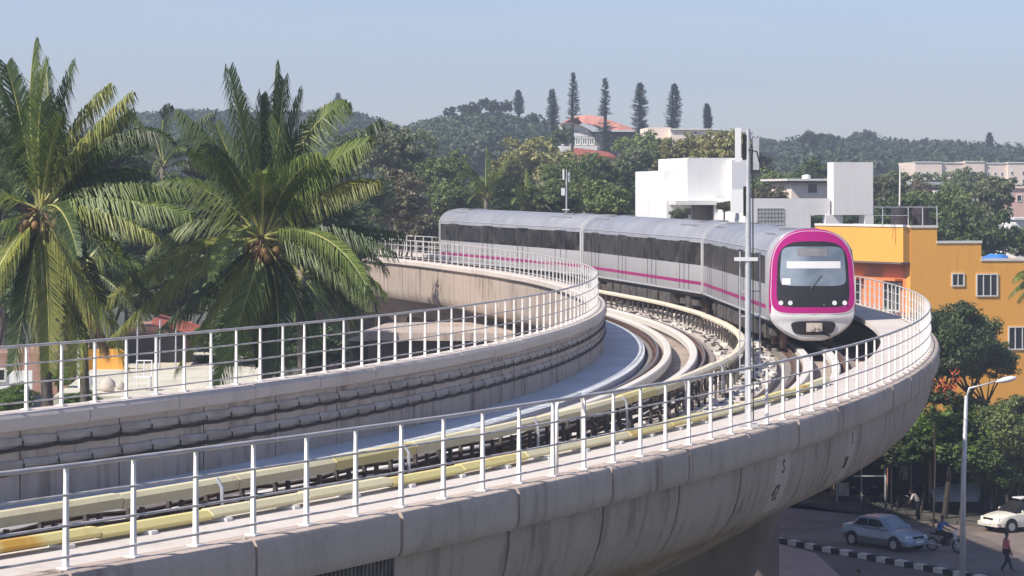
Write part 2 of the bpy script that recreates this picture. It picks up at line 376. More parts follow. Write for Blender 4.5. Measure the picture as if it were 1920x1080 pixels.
# near ribbed panel of the outer web
for (a, b) in ((60.0, 64.6), (66.2, 69.0), (69.2, 72)):
    mb = MB(); q = a
    while q < b:
        rib = [(t+.015, z) for t, z in OUT[:6]]; rib2 = [(t+.045, z) for t, z in OUT[:6]]
        pr = [(t-.01, z) for t, z in OUT[:6]][::-1]
        mb.loft([[V(q, t, z-.01) for t, z in rib2+pr], [V(q+.035, t, z-.01) for t, z in rib2+pr]])
        q += .085
    mb.build('ribbed_panel', M['ribbed'], via)
# piers with flared heads
def pier(s):
    z0 = V(s, 0, -2.06).z
    c = V(s, TC, 0); a = -s/RR; ex = Vector((math.cos(a), math.sin(a), 0)); ey = Vector((-math.sin(a), math.cos(a), 0))
    def ring(hw, hl, z, n=20, e=4):
        out = []
        for i in range(n):
            q = 2*math.pi*(i+.5)/n; cc, ss = math.cos(q), math.sin(q)
            u = abs(cc)**(2/e)*(1 if cc > 0 else -1)*hw; v = abs(ss)**(2/e)*(1 if ss > 0 else -1)*hl
            out.append(Vector((c.x, c.y, z))+ex*u+ey*v)
        return out
    mb = MB(); mb.loft([ring(2.3, 1.35, z0-.02), ring(2.2, 1.35, z0-.55), ring(1.76, 1.15, z0-1.5), ring(1.25, .95, z0-2.4), ring(1.1, .88, z0-3.2)])
    p = mb.build('pier_cap', M['pierc'], via, smooth=True)
    mb = MB(); mb.loft([ring(1.08, .85, z0-3.15, e=3), ring(1.08, .85, -.3, e=3)]); mb.build('pier', M['pierc'], via, smooth=True)
for sp in (87, 60, 32.9, 4, -26, -54, -82, -110): pier(sp)
# stencilled marks
def text_obj(body, size, mat, parent, loc, mx, name):
    cu = bpy.data.curves.new('txt', 'FONT'); cu.body = body; cu.size = size; cu.extrude = .004; cu.align_x = 'CENTER'
    to = bpy.data.objects.new('txt', cu); col.objects.link(to); bpy.context.view_layer.update()
    me = bpy.data.meshes.new_from_object(to.evaluated_get(bpy.context.evaluated_depsgraph_get())); bpy.data.objects.remove(to)
    me.transform(mx); me.materials.clear(); me.materials.append(mat); return link(name, me, parent)
def stencil(s, z, body, size):
    # on the outward web, following its slope
    t = np.interp(-z, [-.46, -.2, .08, .34, .56, .74], [3.12, 3.11, 3.06, 2.97, 2.84, 2.66])+.012
    t2 = np.interp(-(z+size*.7), [-.46, -.2, .08, .34, .56, .74], [3.12, 3.11, 3.06, 2.97, 2.84, 2.66])+.012
    p = V(s, t, z); up = (V(s, t2, z+size*.7)-p).normalized(); ex = (V(s-.1, t, z)-V(s+.1, t, z)).normalized(); nn = ex.cross(up)
    mx = Matrix((( ex.x, up.x, nn.x, p.x), (ex.y, up.y, nn.y, p.y), (ex.z, up.z, nn.z, p.z), (0, 0, 0, 1)))
    text_obj(body, size, M['ink'], via, p, mx, 'stencil_mark')
def s_of(px, t, z, lo=-5, hi=90):
    for _ in range(60):
        m = (lo+hi)/2; p = V(m, t, z)
        if 960+F*p.x/p.y > px: lo = m
        else: hi = m
    return lo
sa = s_of(1597, 3.1, .1, 30); sb = s_of(1468, 3.1, .1, 30)
stencil(sa, .12, '1', .34); stencil(sa+.25, -.32, '20', .34); stencil(sb, .1, 'S', .34); stencil(sb+.2, -.36, '42', .42)
for q in (sa, sb):   # pale cleaned patch under the marks
    mb = MB(); sweep(mb, [(t+.004, z) for t, z in OUT[:5]]+[(t-.01, z) for t, z in OUT[:5]][::-1], q-.45, q+.5, .3); mb.build('patch', M['coping'], via)

# railings
def railing(name, label, t, zb, sphase, s_hi, s_lo, lean):
    root = thing(name, label, 'railing', V(40, t, zb))
    def post(mb, s):
        a = -s/RR
        w = .032; d = .006
        h = 1.0
        # tapered flat plate across the railing with a base plate
        mb.loft([[V(s-.024, t-.04, zb), V(s+.024, t-.04, zb), V(s+.024, t+.014, zb), V(s-.024, t+.014, zb)],
                 [V(s-.019, t-.026, zb+h), V(s+.019, t-.026, zb+h), V(s+.019, t+.008, zb+h), V(s-.019, t+.008, zb+h)]])
        mb.loft([[V(s-.07, t-.08, zb-.005), V(s+.07, t-.08, zb-.005), V(s+.07, t+.06, zb-.005), V(s-.07, t+.06, zb-.005)],
                 [V(s-.07, t-.08, zb+.015), V(s+.07, t-.08, zb+.015), V(s+.07, t+.06, zb+.015), V(s-.07, t+.06, zb+.015)]])
    ss = []; s = s_hi
    s = sphase+math.floor((s_hi-sphase)/1.035)*1.035
    while s > s_lo: ss.append(s); s -= 1.035
    for s in ss[:98]:
        mb = MB(); post(mb, s); mb.build('post', M['post'], root)
    mb = MB()
    for s in ss[98:]: post(mb, s)
    tag(mb.build('post', M['post'], root), kind='stuff')
    for i, (h, r) in enumerate(((1.02, .026), (.735, .015), (.43, .015), (.125, .015))):
        n = int((s_hi-s_lo)/.7)
        wob = random.Random(i)
        mb = MB(); mb.tube([V(s_hi-(s_hi-s_lo)*j/n, t+.03*(i > 0), zb+h+wob.uniform(-.003, .003)) for j in range(n+1)], r, 6)
        mb.build('handrail' if i == 0 else 'rail', M['tubetop'] if i == 0 else M['tube'], root, smooth=2)
    return root
railing('walkway_railing', 'cream post railing with four rails on the outer edge in the foreground', 3.02, 1.0, 65.8, 76, S0, 0)
railing('parapet_railing', 'cream post railing with four rails on the inner parapet in front of the palms', -7.08, 1.41, 53.5, 66, S0, 0)

# tracks
def track(name, label, tc, s_hi, s_lo):
    root = thing(name, label, 'railway track', V(40, tc, -.3))
    for sg in (-1, 1):
        t = tc+sg*.7475
        mb = MB(); mb.mi = 0
        pr = [(t-.07, -.17), (t+.07, -.17), (t+.07, -.15), (t+.012, -.13), (t+.012, -.04), (t+.035, -.03), (t+.035, -.001), (t-.035, -.001), (t-.035, -.03), (t-.012, -.04), (t-.012, -.13), (t-.07, -.15)]
        sweep(mb, pr, s_lo, s_hi, 1.2)
        mb.mi = 1; sweep(mb, rect(t-.032, t+.032, -.001, .0), s_lo, s_hi, 1.2, False)
        mb.build('running_rail', [M['rail'], M['railtop']], root)
        mb = MB(); sweep(mb, rect(t-.34, t+.34, -.357, -.172), s_lo, s_hi, 1.2); mb.build('plinth', M['deck'], root)
        t2 = tc+sg*.42
        mb = MB(); sweep(mb, [(t2-.12, -.171), (t2+.12, -.171), (t2+.12, .03), (t2+.09, .06), (t2-.09, .06), (t2-.12, .03)], s_lo, s_hi, 1.2); mb.build('guard_kerb', M['plinth'], root)
        mb = MB(); s = 72
        while s > -30:
            for q in (-.12, .12):
                mb.loft([[V(s-.06, a, z) for a, z in rect(t+q-.05, t+q+.05, -.171, -.12)], [V(s+.06, a, z) for a, z in rect(t+q-.05, t+q+.05, -.171, -.12)]])
            s -= .65
        tag(mb.build('rail_clip', M['rail'], root), kind='stuff')
    return root
tr_o = track('railway_track', 'outer railway track with rusty rails running under the train', 0, S1, S0)
tr_i = track('railway_track', 'inner empty railway track with rusty rails beside the inner parapet wall', -4.33, S1, S0)
# central covered duct on brackets (between the tracks) and walkway-edge duct
duct = thing('cable_duct', 'cream covered duct on brackets running between the two tracks', 'cable duct', V(40, -2.3, 0))
def ductpiece(mb, a, b, t0, t1, z0, z1):
    mb.loft([[V(q, t, z) for t, z in [(t0, z0), (t1, z0), (t1+.02, z1-.06), (t1-.05, z1), (t0+.05, z1), (t0-.02, z1-.06)]] for q in (a, (a+b)/2, b)])
s = 76; i = 0
while s > -74:
    L = 3.0; mb = MB(); dz = rnd.uniform(-.012, .012); z1 = .72 if s > 28 else .72-.2*min(1, (28-s)/25)
    ductpiece(mb, s-.03, s-L, -2.5+rnd.uniform(-.02, .02), -2.27, z1-(.20 if s > 30 else .14)+dz, z1+dz); mb.build('duct_cover', M['cream2'] if s < 34 else M['yel'] if i % 5 == 3 else M['cream'], duct); s -= L; i += 1
mb = MB(); s = 75.5
while s > -70:
    z1 = .50 if s > 28 else .50-.2*min(1, (28-s)/25)
    mb.loft([[V(s, t, z) for t, z in rect(-2.52, -2.46, -.14, z1)], [V(s+.06, t, z) for t, z in rect(-2.52, -2.46, -.14, z1)]])
    mb.loft([[V(s, t, z) for t, z in rect(-2.3, -2.24, -.14, z1)], [V(s+.06, t, z) for t, z in rect(-2.3, -2.24, -.14, z1)]])
    s -= 1.0
tag(mb.build('bracket', M['under'], duct), kind='stuff')
for q in range(7):
    rq = random.Random(40+q); tq = -2.62+.06*(q % 3); zq = -.05+.075*q; pts = []; s = 76
    while s > 24+rq.uniform(0, 4): pts.append(V(s, tq+rq.uniform(-.015, .015), zq+.03*math.sin(s*1.5+q*1.3)+rq.uniform(-.01, .01))); s -= .6
    mb = MB(); mb.tube(pts, .034, 5); mb.build('power_cable', M['cabl'], duct, smooth=2)
mb = MB(); s = 74
while s > 20:
    p = V(s, -1.95, -.1)
    mb.tube([V(s, -2.12, -.14), V(s, -2.12, .60), V(s+.02, -2.2, .74)], .028, 6); s -= 3.05*2
tag(mb.build('stay', M['galv'], duct), kind='stuff')
duct2 = thing('cable_duct', 'yellow cable cover with orange patches along the outer walkway edge', 'cable duct', V(50, 1.85, 1))
s = 76; i = 0
while s > 36:
    L = 2.0; mb = MB(); z = 1.0+.012*(i % 3)
    ductpiece(mb, s-.02, s-L, 1.74, 1.94, z+.03, z+.135)
    mb.build('duct_cover', M['yel'] if i % 4 in (1, 2) else M['cream'], duct2); s -= L; i += 1
mb = MB(); s = 75.7
while s > 36:
    mb.loft([[V(s, t, zz) for t, zz in rect(1.75, 2.02, .994, 1.035)], [V(s+.12, t, zz) for t, zz in rect(1.75, 2.02, .994, 1.035)]]); s -= 1.4
tag(mb.build('support_block', M['post'], duct2), kind='stuff')
# loose cables, lids and rubble lying on the strip between the tracks
mb = MB(); rr = random.Random(8)
for i in range(900):
    s = rr.uniform(-25, 74); t = rr.choice([rr.uniform(-3.15, -2.6), rr.uniform(-2.15, -1.4), rr.uniform(-1.9, -1.4), rr.uniform(1.1, 1.6)])
    zb = -.14 if t < 0 else -.357
    a = rr.uniform(.04, .16); b = rr.uniform(.03, .09); h = rr.uniform(.03, .12)
    p = V(s, t, zb); mb.mi = rr.choice([0, 0, 0, 1, 2])
    mb.box(-a, a, -b, b, 0, h, Matrix.Translation(p)@Matrix.Rotation(rr.uniform(0, 3), 4, 'Z')@Matrix.Rotation(rr.uniform(-.2, .2), 4, 'X'))
tag(mb.build('rubble', [M['plinth'], M['under'], M['duct']]), 'pale rubble, clips and lids scattered between the two tracks', 'rubble', kind='stuff')
for k, (t, label) in enumerate(((-2.9, 'loose dark cable snaking on the inner side of the cream duct'), (-1.65, 'loose dark cable snaking on the outer side of the cream duct'))):
    mb = MB(); pts = []; s = 72
    while s > -30: pts.append(V(s, t+.1*math.sin(s*.9+k)+.05*math.sin(s*2.3), -.11)); s -= .5
    mb.tube(pts, .022, 5); tag(mb.build('loose_cable', M['dark'], smooth=2), label, 'cable')

# ------------------------------------------------------------------ antenna masts on the walkway
def mast(s, t, zb, h, label, near=True):
    p = V(s, t, zb); root = thing('antenna_mast', label, 'mast', p, 'antenna masts on the viaduct')
    O = p; a = -s/RR
    mb = MB(); mb.tube([O, O+Vector((0, 0, h*.55)), O+Vector((0, 0, h))], [.056, .05, .036], 10)
    mb.box(-.16, .16, -.16, .16, 0, .03, Matrix.Translation(O)); mb.build('pole', M['galv'], root, smooth=True)
    def T(x, y, z): return Matrix.Translation(O+Vector((x, y, z)))
    if near:
        mb = MB(); mb.box(-.048, .048, -.045, .045, -.46, .12, T(-.17, 0, h-.10)); mb.build('panel_antenna', M['white'], root)
        mb = MB(); mb.box(-.05, .05, -.045, .045, -.27, .27, T(.13, -.02, h-.42)); mb.build('panel_antenna', M['galv'], root)
        mb = MB(); mb.box(-.10, .10, -.06, .06, -.20, .20, T(-.19, .02, h-1.22)); mb.build('equipment_box', M['white'], root)
        mb = MB(); mb.box(-.02, .02, -.03, .03, -.25, .25, T(-.06, 0, h-1.22)); mb.box(-.03, .03, -.03, .03, -.2, .2, T(-.06, 0, h-.3))
        mb.tube([O+Vector((.0, -.05, h-.35)), O+Vector((.14, -.06, h-.38)), O+Vector((.18, -.06, h-.55))], .014, 6)
        mb.tube([O+Vector((.075, -.03, h-.3)), O+Vector((.085, -.03, .1))], .012, 6)
        mb.build('bracket', M['dark'], root)
        mb = MB(); mb.box(-.23, .16, -.06, .06, -.03, .03, T(0, 0, h-2.2)); mb.build('crossarm', M['white'], root)
        for q in range(3): pass
        mb = MB()
        for q in range(5): mb.box(-.17, .17, -.012, .012, -.012, .012, T(.04, .12, h-2.75-q*.42))
        mb.box(-.18, -.16, -.012, .012, -.9, 1.2, T(.04, .12, 1.75-.0)); mb.box(.16, .18, -.012, .012, -.9, 1.2, T(.04, .12, 1.75))
        mb.box(-.18, .18, -.08, .0, -.02, .02, T(.04, .14, .9)); mb.build('ladder', M['galv'], root)
    else:
        mb = MB(); mb.box(-.14, .14, -.1, .1, -.45, .45, T(0.05, 0, h-.35)); mb.build('panel_antenna', M['white'], root)
        mb = MB(); mb.box(-.2, .2, -.1, .1, -.3, .3, T(-.16, 0, h-1.35)); mb.build('equipment_box', M['white'], root)
mast(46.62, 2.82, 1.0, 5.02, 'tall slim antenna mast with ladder standing in front of the train')
mast(-49.2, 2.8, 1.0, 5.2, 'distant slim antenna mast rising behind the train roof')

# ------------------------------------------------------------------ metro train
train = thing('metro_train', 'silver metro train with magenta nose curving along the viaduct', 'train', V(-2.5, 0, 0))
HW = 1.43
SEC = [(1.36, .97), (HW, 1.08), (HW, 2.15), (HW, 3.10), (1.40, 3.26), (1.30, 3.47), (1.12, 3.66), (.86, 3.80), (.5, 3.90), (0, 3.94)]
def car(sa, sb, cab, idx):
    A, B = V(sa, 0, 0), V(sb, 0, 0); mid = (A+B)/2; d = (B-A); L = d.length; d.normalize()
    # local frame: +y towards the viewer end (sb), +x to the right of travel's left... keep right handed
    y = d; x = Vector((d.y, -d.x, 0)).normalized(); z = x.cross(y)
    Mx = Matrix(((x.x, y.x, z.x, mid.x), (x.y, y.y, z.y, mid.y), (x.z, y.z, z.z, mid.z), (0, 0, 0, 1)))
    h = L/2-.28
    def W(p): return Mx@Vector(p)
    full = [(a, b) for a, b in SEC]+[(-a, b) for a, b in SEC[:-1][::-1]]
    y1 = h-(.95 if cab else 0)
    body = MB(); body.loft([[W((a*.97, -h, b if b < 2 else 2+(b-2)*.97)) for a, b in full], [W((a, -h+.12, b)) for a, b in full], [W((a, y1, b)) for a, b in full]]+([] if cab else [[W((a*.97, y1+.12, b if b < 2 else 2+(b-2)*.97)) for a, b in full]]))
    # faces above the cant rail get the roof paint
    c = body.build('carriage', [M['train'], M['roof']], train, smooth=True)
    for p in c.data.polygons:
        zz = (Vector(p.center)+ORG[train.name]).z-mid.z
        if zz > 3.13 and abs(p.normal.dot(Vector((y.x, y.y, y.z)))) < .8: p.material_index = 1
    sub = lambda mb, nm, mt, **k: mb.build(nm, mt, c, **k)
    for sg in (-1, 1):
        x0, x1 = sorted((sg*HW, sg*(HW+.006)))
        mb = MB(); mb.box(x0, x1, -h+.25, y1-(.25 if cab else .15), 2.17, 3.09, Mx); sub(mb, 'window_band', M['band'])
        x0, x1 = sorted((sg*HW, sg*(HW+.008)))
        mb = MB(); mb.box(x0, x1, -h+.2, y1-.05, 1.36, 1.49, Mx); sub(mb, 'stripe', M['stripe'])
        for k in range(4):
            yc = -h+ (2*h)*(k+.5)/4 - (.35 if cab and k == 3 else 0)
            mb = MB(); X0, X1 = sorted((sg*(HW+.008), sg*(HW+.012)))
            for q in (-.72, 0, .72): mb.box(X0, X1, yc+q-.02, yc+q+.02, 1.1, 3.1, Mx)
            mb.box(X0, X1, yc-.74, yc+.74, 3.10, 3.13, Mx)
            dr = sub(mb, 'door', M['dark'])
            mb = MB(); X0, X1 = sorted((sg*(HW+.007), sg*(HW+.011)))
            for q in (-.37, .37): mb.box(X0, X1, yc+q-.22, yc+q+.22, 2.25, 2.95, Mx)
            sub(mb, 'door_glass', M['tglass'])
        for k in range(4):
            yc = -h+(2*h)*(k+.5)/4+2.6
            if k < 3:
                mb = MB(); X0, X1 = sorted((sg*(HW+.007), sg*(HW+.010))); mb.box(X0, X1, yc-1.25, yc-.05, 2.3, 2.95, Mx); mb.box(X0, X1, yc+.05, yc+1.25, 2.3, 2.95, Mx); sub(mb, 'side_window', M['tglass'])
        mb = MB(); X0, X1 = sorted((sg*1.36, sg*(HW+.004))); mb.box(X0, X1, -h+.02, y1, 1.0, 1.06, Mx); sub(mb, 'sill', M['galv'])
    # roof equipment and gutters
    mb = MB()
    for yc in (-h+2.2, h-3.4):
        for sg in (-1, 1):
            mb = MB(); mb.box(sg*.95-.03, sg*.95+.03, yc-1.5, yc+1.1, 3.70, 3.79, Mx); sub(mb, 'roof_rib', M['roofd'])
            mb = MB(); mb.box(sg*.35-.25, sg*.35+.25, yc-.8, yc+.4, 3.86, 3.955, Mx); sub(mb, 'roof_vent', M['roofd'])
    mb = MB()
    for sg in (-1, 1): mb.box(sg*1.405-.02, sg*1.405+.02, -h+.15, y1, 3.26, 3.29, Mx)
    sub(mb, 'gutter', M['galv'])
    # end rings of the carriage
    for ye in ([-h+.02] if cab else [-h+.02, y1+.0]):
        mb = MB()
        ring = lambda g, yy: [W((a*(1+g) if b > 1.0 else a, yy, 2+(b-2)*(1+g*1.0))) for a, b in full]
        mb.loft([ring(.006, ye-.02), ring(.010, ye), ring(.006, ye+.05)], False); sub(mb, 'end_rim', M['tw'], recalc=False)
    # underframe boxes
    mb = MB(); r2 = random.Random(idx)
    mb.box(-1.2, 1.2, -h+.1, y1-.3, .82, .98, Mx)
    yy = -h+4.6
    while yy < h-5.2:
        ln = r2.uniform(.9, 1.9); mb.box(-1.33, -.5, yy, yy+ln, .3+r2.uniform(0, .1), .82, Mx); mb.box(.5, 1.33, yy, yy+ln, .35, .82, Mx); yy += ln+r2.uniform(.15, .4)
    sub(mb, 'underframe', M['under'])
    for yc in (-h+2.4, h-2.9):
        mb = MB()
        for sg in (-1, 1):
            mb.box(sg*1.08-.07, sg*1.08+.07, yc-1.45, yc+1.45, .42, .66, Mx)
            mb.box(sg*1.1-.12, sg*1.1+.12, yc-.35, yc+.35, .30, .80, Mx)
        mb.box(-1, 1, yc-.3, yc+.3, .4, .8, Mx)
        sub(mb, 'bogie', M['under'])
        for q in (-1.1, 1.1):
            mb = MB()
            for sg in (-1, 1): mb.tube([W((sg*.70, yc+q, .42)), W((sg*.84, yc+q, .42))], .42, 20)
            mb.tube([W((-.8, yc+q, .42)), W((.8, yc+q, .42))], .08, 8)
            sub(mb, 'wheelset', M['rail'])
    # gangway
    if True:
        mb = MB(); g0 = -h-.30
        if idx > 0:
            for k in range(5):
                yy = -h-.02-k*.055
                mb.loft([[W((a*.93, yy, 1.1+(b-1.1)*.94)) for a, b in full], [W((a*.90, yy-.03, 1.1+(b-1.1)*.92)) for a, b in full]])
            sub(mb, 'gangway', M['roofd'])
    if not cab: return c
    # ---- driving cab nose
    N = 72
    def se(a, bt, bb, zc, et, eb, ea=None, off=0):
        out = []
        for i in range(N):
            q = 2*math.pi*i/N; cc, ss = math.cos(q), math.sin(q); e = et if ss > 0 else eb
            rx = abs(cc)**(2/e)*math.copysign(1, cc)*a; rz = abs(ss)**(2/e)*math.copysign(1, ss)*(bt if ss > 0 else bb)
            out.append((rx, zc+rz))
        return out
    F0 = h
    def yf(x, z):
        v = F0-.07*x*x-.02*abs(x)**3
        v -= .085*max(0, z-1.5)**1.25
        v -= .16*max(0, 1.15-z)**1.5
        v -= .05*min(1, max(0, (1.05-z)/.05))
        return v
    tap = lambda o: [(a*(1-.055*max(0, b-1.4)/1.6), b) for a, b in o]
    nose = tap(se(1.43, 1.38, 2.27, 2.60, 2.45, 4.2))
    def shape_bottom(o):   # skirt narrows toward the bottom
        r = []
        for a, b in o:
            if b < 1.15:
                kk = (1.15-b)/(1.15-.33); a *= max(.0, 1-kk**2.3*.45)
            r.append((a, b))
        return r
    nose = shape_bottom(nose)
    def patch(mb, outl, off, cx=0, cz=2.4, rings=6, grow=0):
        R = []
        for j in range(rings+1):
            f = 1-j/rings*.999
            R.append([W((cx+(a-cx)*f, yf(cx+(a-cx)*f, cz+(b-cz)*f)+off, cz+(b-cz)*f)) for a, b in outl])
        mb.loft(R, False)
    # back ring follows the body section
    body_o = se(1.43, 1.34, 1.62, 2.60, 2.9, 14)
    mb = MB()
    back = [W((a, y1-.01, b)) for a, b in body_o]
    mid1 = [W((a*.5+n[0]*.5, y1+.45, b*.5+n[1]*.5)) for (a, b), n in zip(body_o, nose)]
    r1 = [W((a*.998, yf(a, b)-.16, 2.2+(b-2.2)*.999)) for a, b in nose]
    r2_ = [W((a*.985, yf(a*.985, b)-.04, 2.2+(b-2.2)*.985)) for a, b in nose]
    r3 = [W((a*.95, yf(a*.95, 2.2+(b-2.2)*.95), 2.2+(b-2.2)*.95)) for a, b in nose]
    mb.loft([back, mid1, r1], False); sub(mb, 'cab_side', M['train'], smooth=True); mb = MB()
    mb.loft([r1, r2_, r3], False)
    patch(mb, [(a*.95, 2.2+(b-2.2)*.95) for a, b in nose], 0, cz=2.2, rings=30)
    sub(mb, 'cab_shell', M['tw'], smooth=True)
    ro = tap(se(1.39, 1.31, 1.36, 2.60, 2.6, 6.5)); ri = tap(se(1.215, .96, 1.18, 2.62, 3.4, 7.0))
    def ringm(mb, A, Bq, off, edge=.012, n=4):
        R = [[W((a, yf(a, b)-.02, b)) for a, b in A]]
        for j in range(n+1):
            f = j/n; R.append([W((a*(1-f)+c_*f, yf(a*(1-f)+c_*f, b*(1-f)+d_*f)+off, b*(1-f)+d_*f)) for (a, b), (c_, d_) in zip(A, Bq)])
        R.append([W((a, yf(a, b)-.02, b)) for a, b in Bq]); mb.loft(R, False)
    # magenta surround wraps round the corner of the roof
    mb = MB(); ringm(mb, ro, ri, .014)
    wrap = [[W((a*.997, yf(a, b)-.30, 2.6+(b-2.6)*1.002)) for a, b in nose], [W((a*1.004, yf(a, b)-.16, 2.6+(b-2.6)*1.004)) for a, b in nose], [W((a*.992, yf(a*.992, b)-.028, 2.6+(b-2.6)*.992)) for a, b in nose], [W((a, yf(a, b)+.013, b)) for a, b in ro]]
    # keep only the part above the lower edge
    nn = [i for i in range(N) if nose[i][1] > 1.22]
    b0 = len(mb.v)
    for r in wrap: mb.v += [tuple(p) for p in r]
    for j in range(len(wrap)-1):
        for i in range(N):
            i2 = (i+1) % N
            if i in nn and i2 in nn: mb.f.append((b0+j*N+i, b0+j*N+i2, b0+(j+1)*N+i2, b0+(j+1)*N+i)); mb.m.append(0)
    sub(mb, 'magenta_surround', M['magenta'], smooth=True)
    mb = MB(); ringm(mb, tap(se(1.405, 1.325, 1.375, 2.60, 2.6, 6.5)), ro, .017, n=1); sub(mb, 'white_trim', M['tw'])
    mb = MB(); patch(mb, ri, .010, cz=2.6); mask = sub(mb, 'cab_mask', M['black'], smooth=2)
    ws = []
    for i in range(N):
        q = 2*math.pi*i/N; e = 7; cc, ss = math.cos(q), math.sin(q)
        a = abs(cc)**(2/e)*math.copysign(1, cc)*1.10; b = abs(ss)**(2/e)*math.copysign(1, ss)*.64
        a *= 1-.08*(b/.64+1)/2
        ws.append((a, 2.77+b))
    mb = MB(); patch(mb, ws, .018, cz=2.77); sub(mb, 'windscreen', M['screen'], smooth=2)
    def rp(mb, x0, x1, z0, z1, off, th=.006):
        n = 8; R = []
        P = [(x0, z0), (x1, z0), (x1, z1), (x0, z1)]
        top = []
        for z_ in (z0, z1):
            for i in range(n): 
                pass
        for i in range(n):
            xa, xb = x0+(x1-x0)*i/n, x0+(x1-x0)*(i+1)/n
            mb.face([W((xa, yf(xa, z0)+off, z0)), W((xb, yf(xb, z0)+off, z0)), W((xb, yf(xb, z1)+off, z1)), W((xa, yf(xa, z1)+off, z1))])
    mb = MB(); rp(mb, -.90, .86, 2.70, 2.93, .022); sub(mb, 'sun_blind', M['white'])
    mb = MB(); rp(mb, .74, 1.02, 2.17, 2.38, .022); sub(mb, 'notice_paper', M['white'])
    mb = MB(); rp(mb, -.46, .50, 3.10, 3.34, .022); sub(mb, 'destination_display', M['roofd'])
    mb = MB(); n0 = len(mb.v)
    mb.tube([W((.1, yf(.1, 2.05)+.03, 2.03)), W((-.25, yf(-.2, 2.5)+.04, 2.5))], .012, 5); sub(mb, 'wiper', M['black'])
    for xx in (-1.02, -.68, .76, 1.06):
        mb = MB(); p = W((xx, yf(xx, 1.58)+.005, 1.58)); mb.tube([p, p+y*.03], .075, 16); hl = sub(mb, 'headlight', M['lamp'])
    rec = []
    for i in range(N):
        q = 2*math.pi*i/N; e = 4; cc, ss = math.cos(q), math.sin(q)
        a = abs(cc)**(2/e)*math.copysign(1, cc)*.70; b = abs(ss)**(2/e)*math.copysign(1, ss)*.225
        a *= 1+.10*b/.225; rec.append((a, .76+b))
    mb = MB(); patch(mb, rec, .03, cz=.76, rings=14); sub(mb, 'coupler_recess', M['black'])
    mb = MB(); mb.box(-.14, .16, F0-.35, F0+.20, .68, .92, Mx); mb.box(-.24, .26, F0+.14, F0+.24, .66, .94, Mx); mb.tube([W((.10, F0+.24, .8)), W((.10, F0+.28, .8))], .09, 14); mb.tube([W((-.08, F0+.24, .8)), W((-.08, F0+.33, .8))], .05, 10)
    sub(mb, 'coupler', M['deck_l'])
    mb = MB(); mb.tube([W((-.55, F0-.1, .50)), W((-.2, F0+.1, .62)), W((.05, F0+.15, .6))], .03, 6); sub(mb, 'hose', M['dark'])
    return c
JT = [-57.2, -36.1, -14.2, 7.6]
for i in range(3): car(JT[i], JT[i+1], i == 2, i)

# ------------------------------------------------------------------ buildings helpers
class Frame:
    def __init__(s, px, D, ang, name, label, cat='building', group=None):
        s.O = Vector((xat(px, D), D, 0)); s.a = R_(ang); s.eu = Vector((math.cos(s.a), math.sin(s.a), 0)); s.ev = Vector((-math.sin(s.a), math.cos(s.a), 0))
        s.M = Matrix.Translation(s.O)@Matrix.Rotation(s.a, 4, 'Z'); s.root = thing(name, label, cat, s.O, group)
    def u(s, px, v):
        k = (px-960)/F; B = s.O+s.ev*v
        return (k*B.y-B.x)/(s.eu.x-k*s.eu.y)
    def D(s, u, v): return (s.O+s.eu*u+s.ev*v).y
    def z(s, py, u, v): return CAMZ-(py-YH)/F*s.D(u, v)
    def box(s, mb, px0, px1, py0, py1, v0, v1, zb=None):
        u0, u1 = s.u(px0, v0), s.u(px1, v0); um = (u0+u1)/2
        z1 = s.z(py0, um, v0); z0 = s.z(py1, um, v0) if py1 is not None else (zb if zb is not None else 0)
        mb.box(u0, u1, v0, v1, z0, z1, s.M)
        return u0, u1, z0, z1
    def part(s, name, mat, px0, px1, py0, py1, v0, v1, zb=None, parent=None):
        mb = MB(); r = s.box(mb, px0, px1, py0, py1, v0, v1, zb); o = mb.build(name, mat, parent or s.root); return o, r
    def window(s, px0, px1, py0, py1, v, mat, fr=.07, panes=2, name='window', fm=None):
        u0, u1 = s.u(px0, v), s.u(px1, v); um = (u0+u1)/2; z1, z0 = s.z(py0, um, v), s.z(py1, um, v)
        mb = MB(); 
        mb.box(u0, u1, v-.06, v-.003, z0, z0+fr, s.M); mb.box(u0, u1, v-.06, v-.003, z1-fr, z1, s.M); mb.box(u0, u0+fr, v-.058, v-.003, z0+fr, z1-fr, s.M); mb.box(u1-fr, u1, v-.058, v-.003, z0+fr, z1-fr, s.M)
        for i in range(1, panes):
            uu = u0+(u1-u0)*i/panes; mb.box(uu-fr*.35, uu+fr*.35, v-.05, v-.003, z0+fr, z1-fr, s.M)
        o = mb.build(name, fm or M['trim'], s.root)
        mb = MB(); mb.box(u0+fr, u1-fr, v-.012, v-.004, z0+fr, z1-fr, s.M); mb.build('pane', mat, o)
        return o

# ---- orange building
ob = Frame(1707, 138, 12, 'orange_house', 'bright orange house with stepped roof edge to the right of the train')
def shell(fr, name, mat, pts_top, v0, v1, trim=None):
    """pts_top: list of (px0, px1, py_top) blocks sharing the front plane v0, with terrace roofs v0..v1"""
    for (p0, p1, pt) in pts_top:
        o, r = fr.part(name, mat, p0, p1, pt, None, v0, v1)
        if trim:
            u0, u1, z0, z1 = r; mb = MB(); mb.box(u0-.04, u1+.04, v0-.05, v0+.22, z1, z1+.13, fr.M); mb.box(u0-.05, u0+.15, v0+.22, v1, z1, z1+.129, fr.M); mb.build('wall_coping', trim, fr.root)
shell(ob, 'wall', M['or1'], [(1707, 1757, 427)], 0, 9, M['trim'])
shell(ob, 'wall', M['or1'], [(1757, 1840, 456)], .003, 9.5, M['trim'])
shell(ob, 'wall', M['or1'], [(1840, 1990, 489)], .006, 10, M['trim'])
ob.window(1784, 1808, 512, 537, 0, M['glass'], panes=2); ob.window(1830, 1871, 513, 556, 0, M['glass'], panes=3); ob.window(1824, 1866, 612, 656, 0, M['glass'], panes=3)
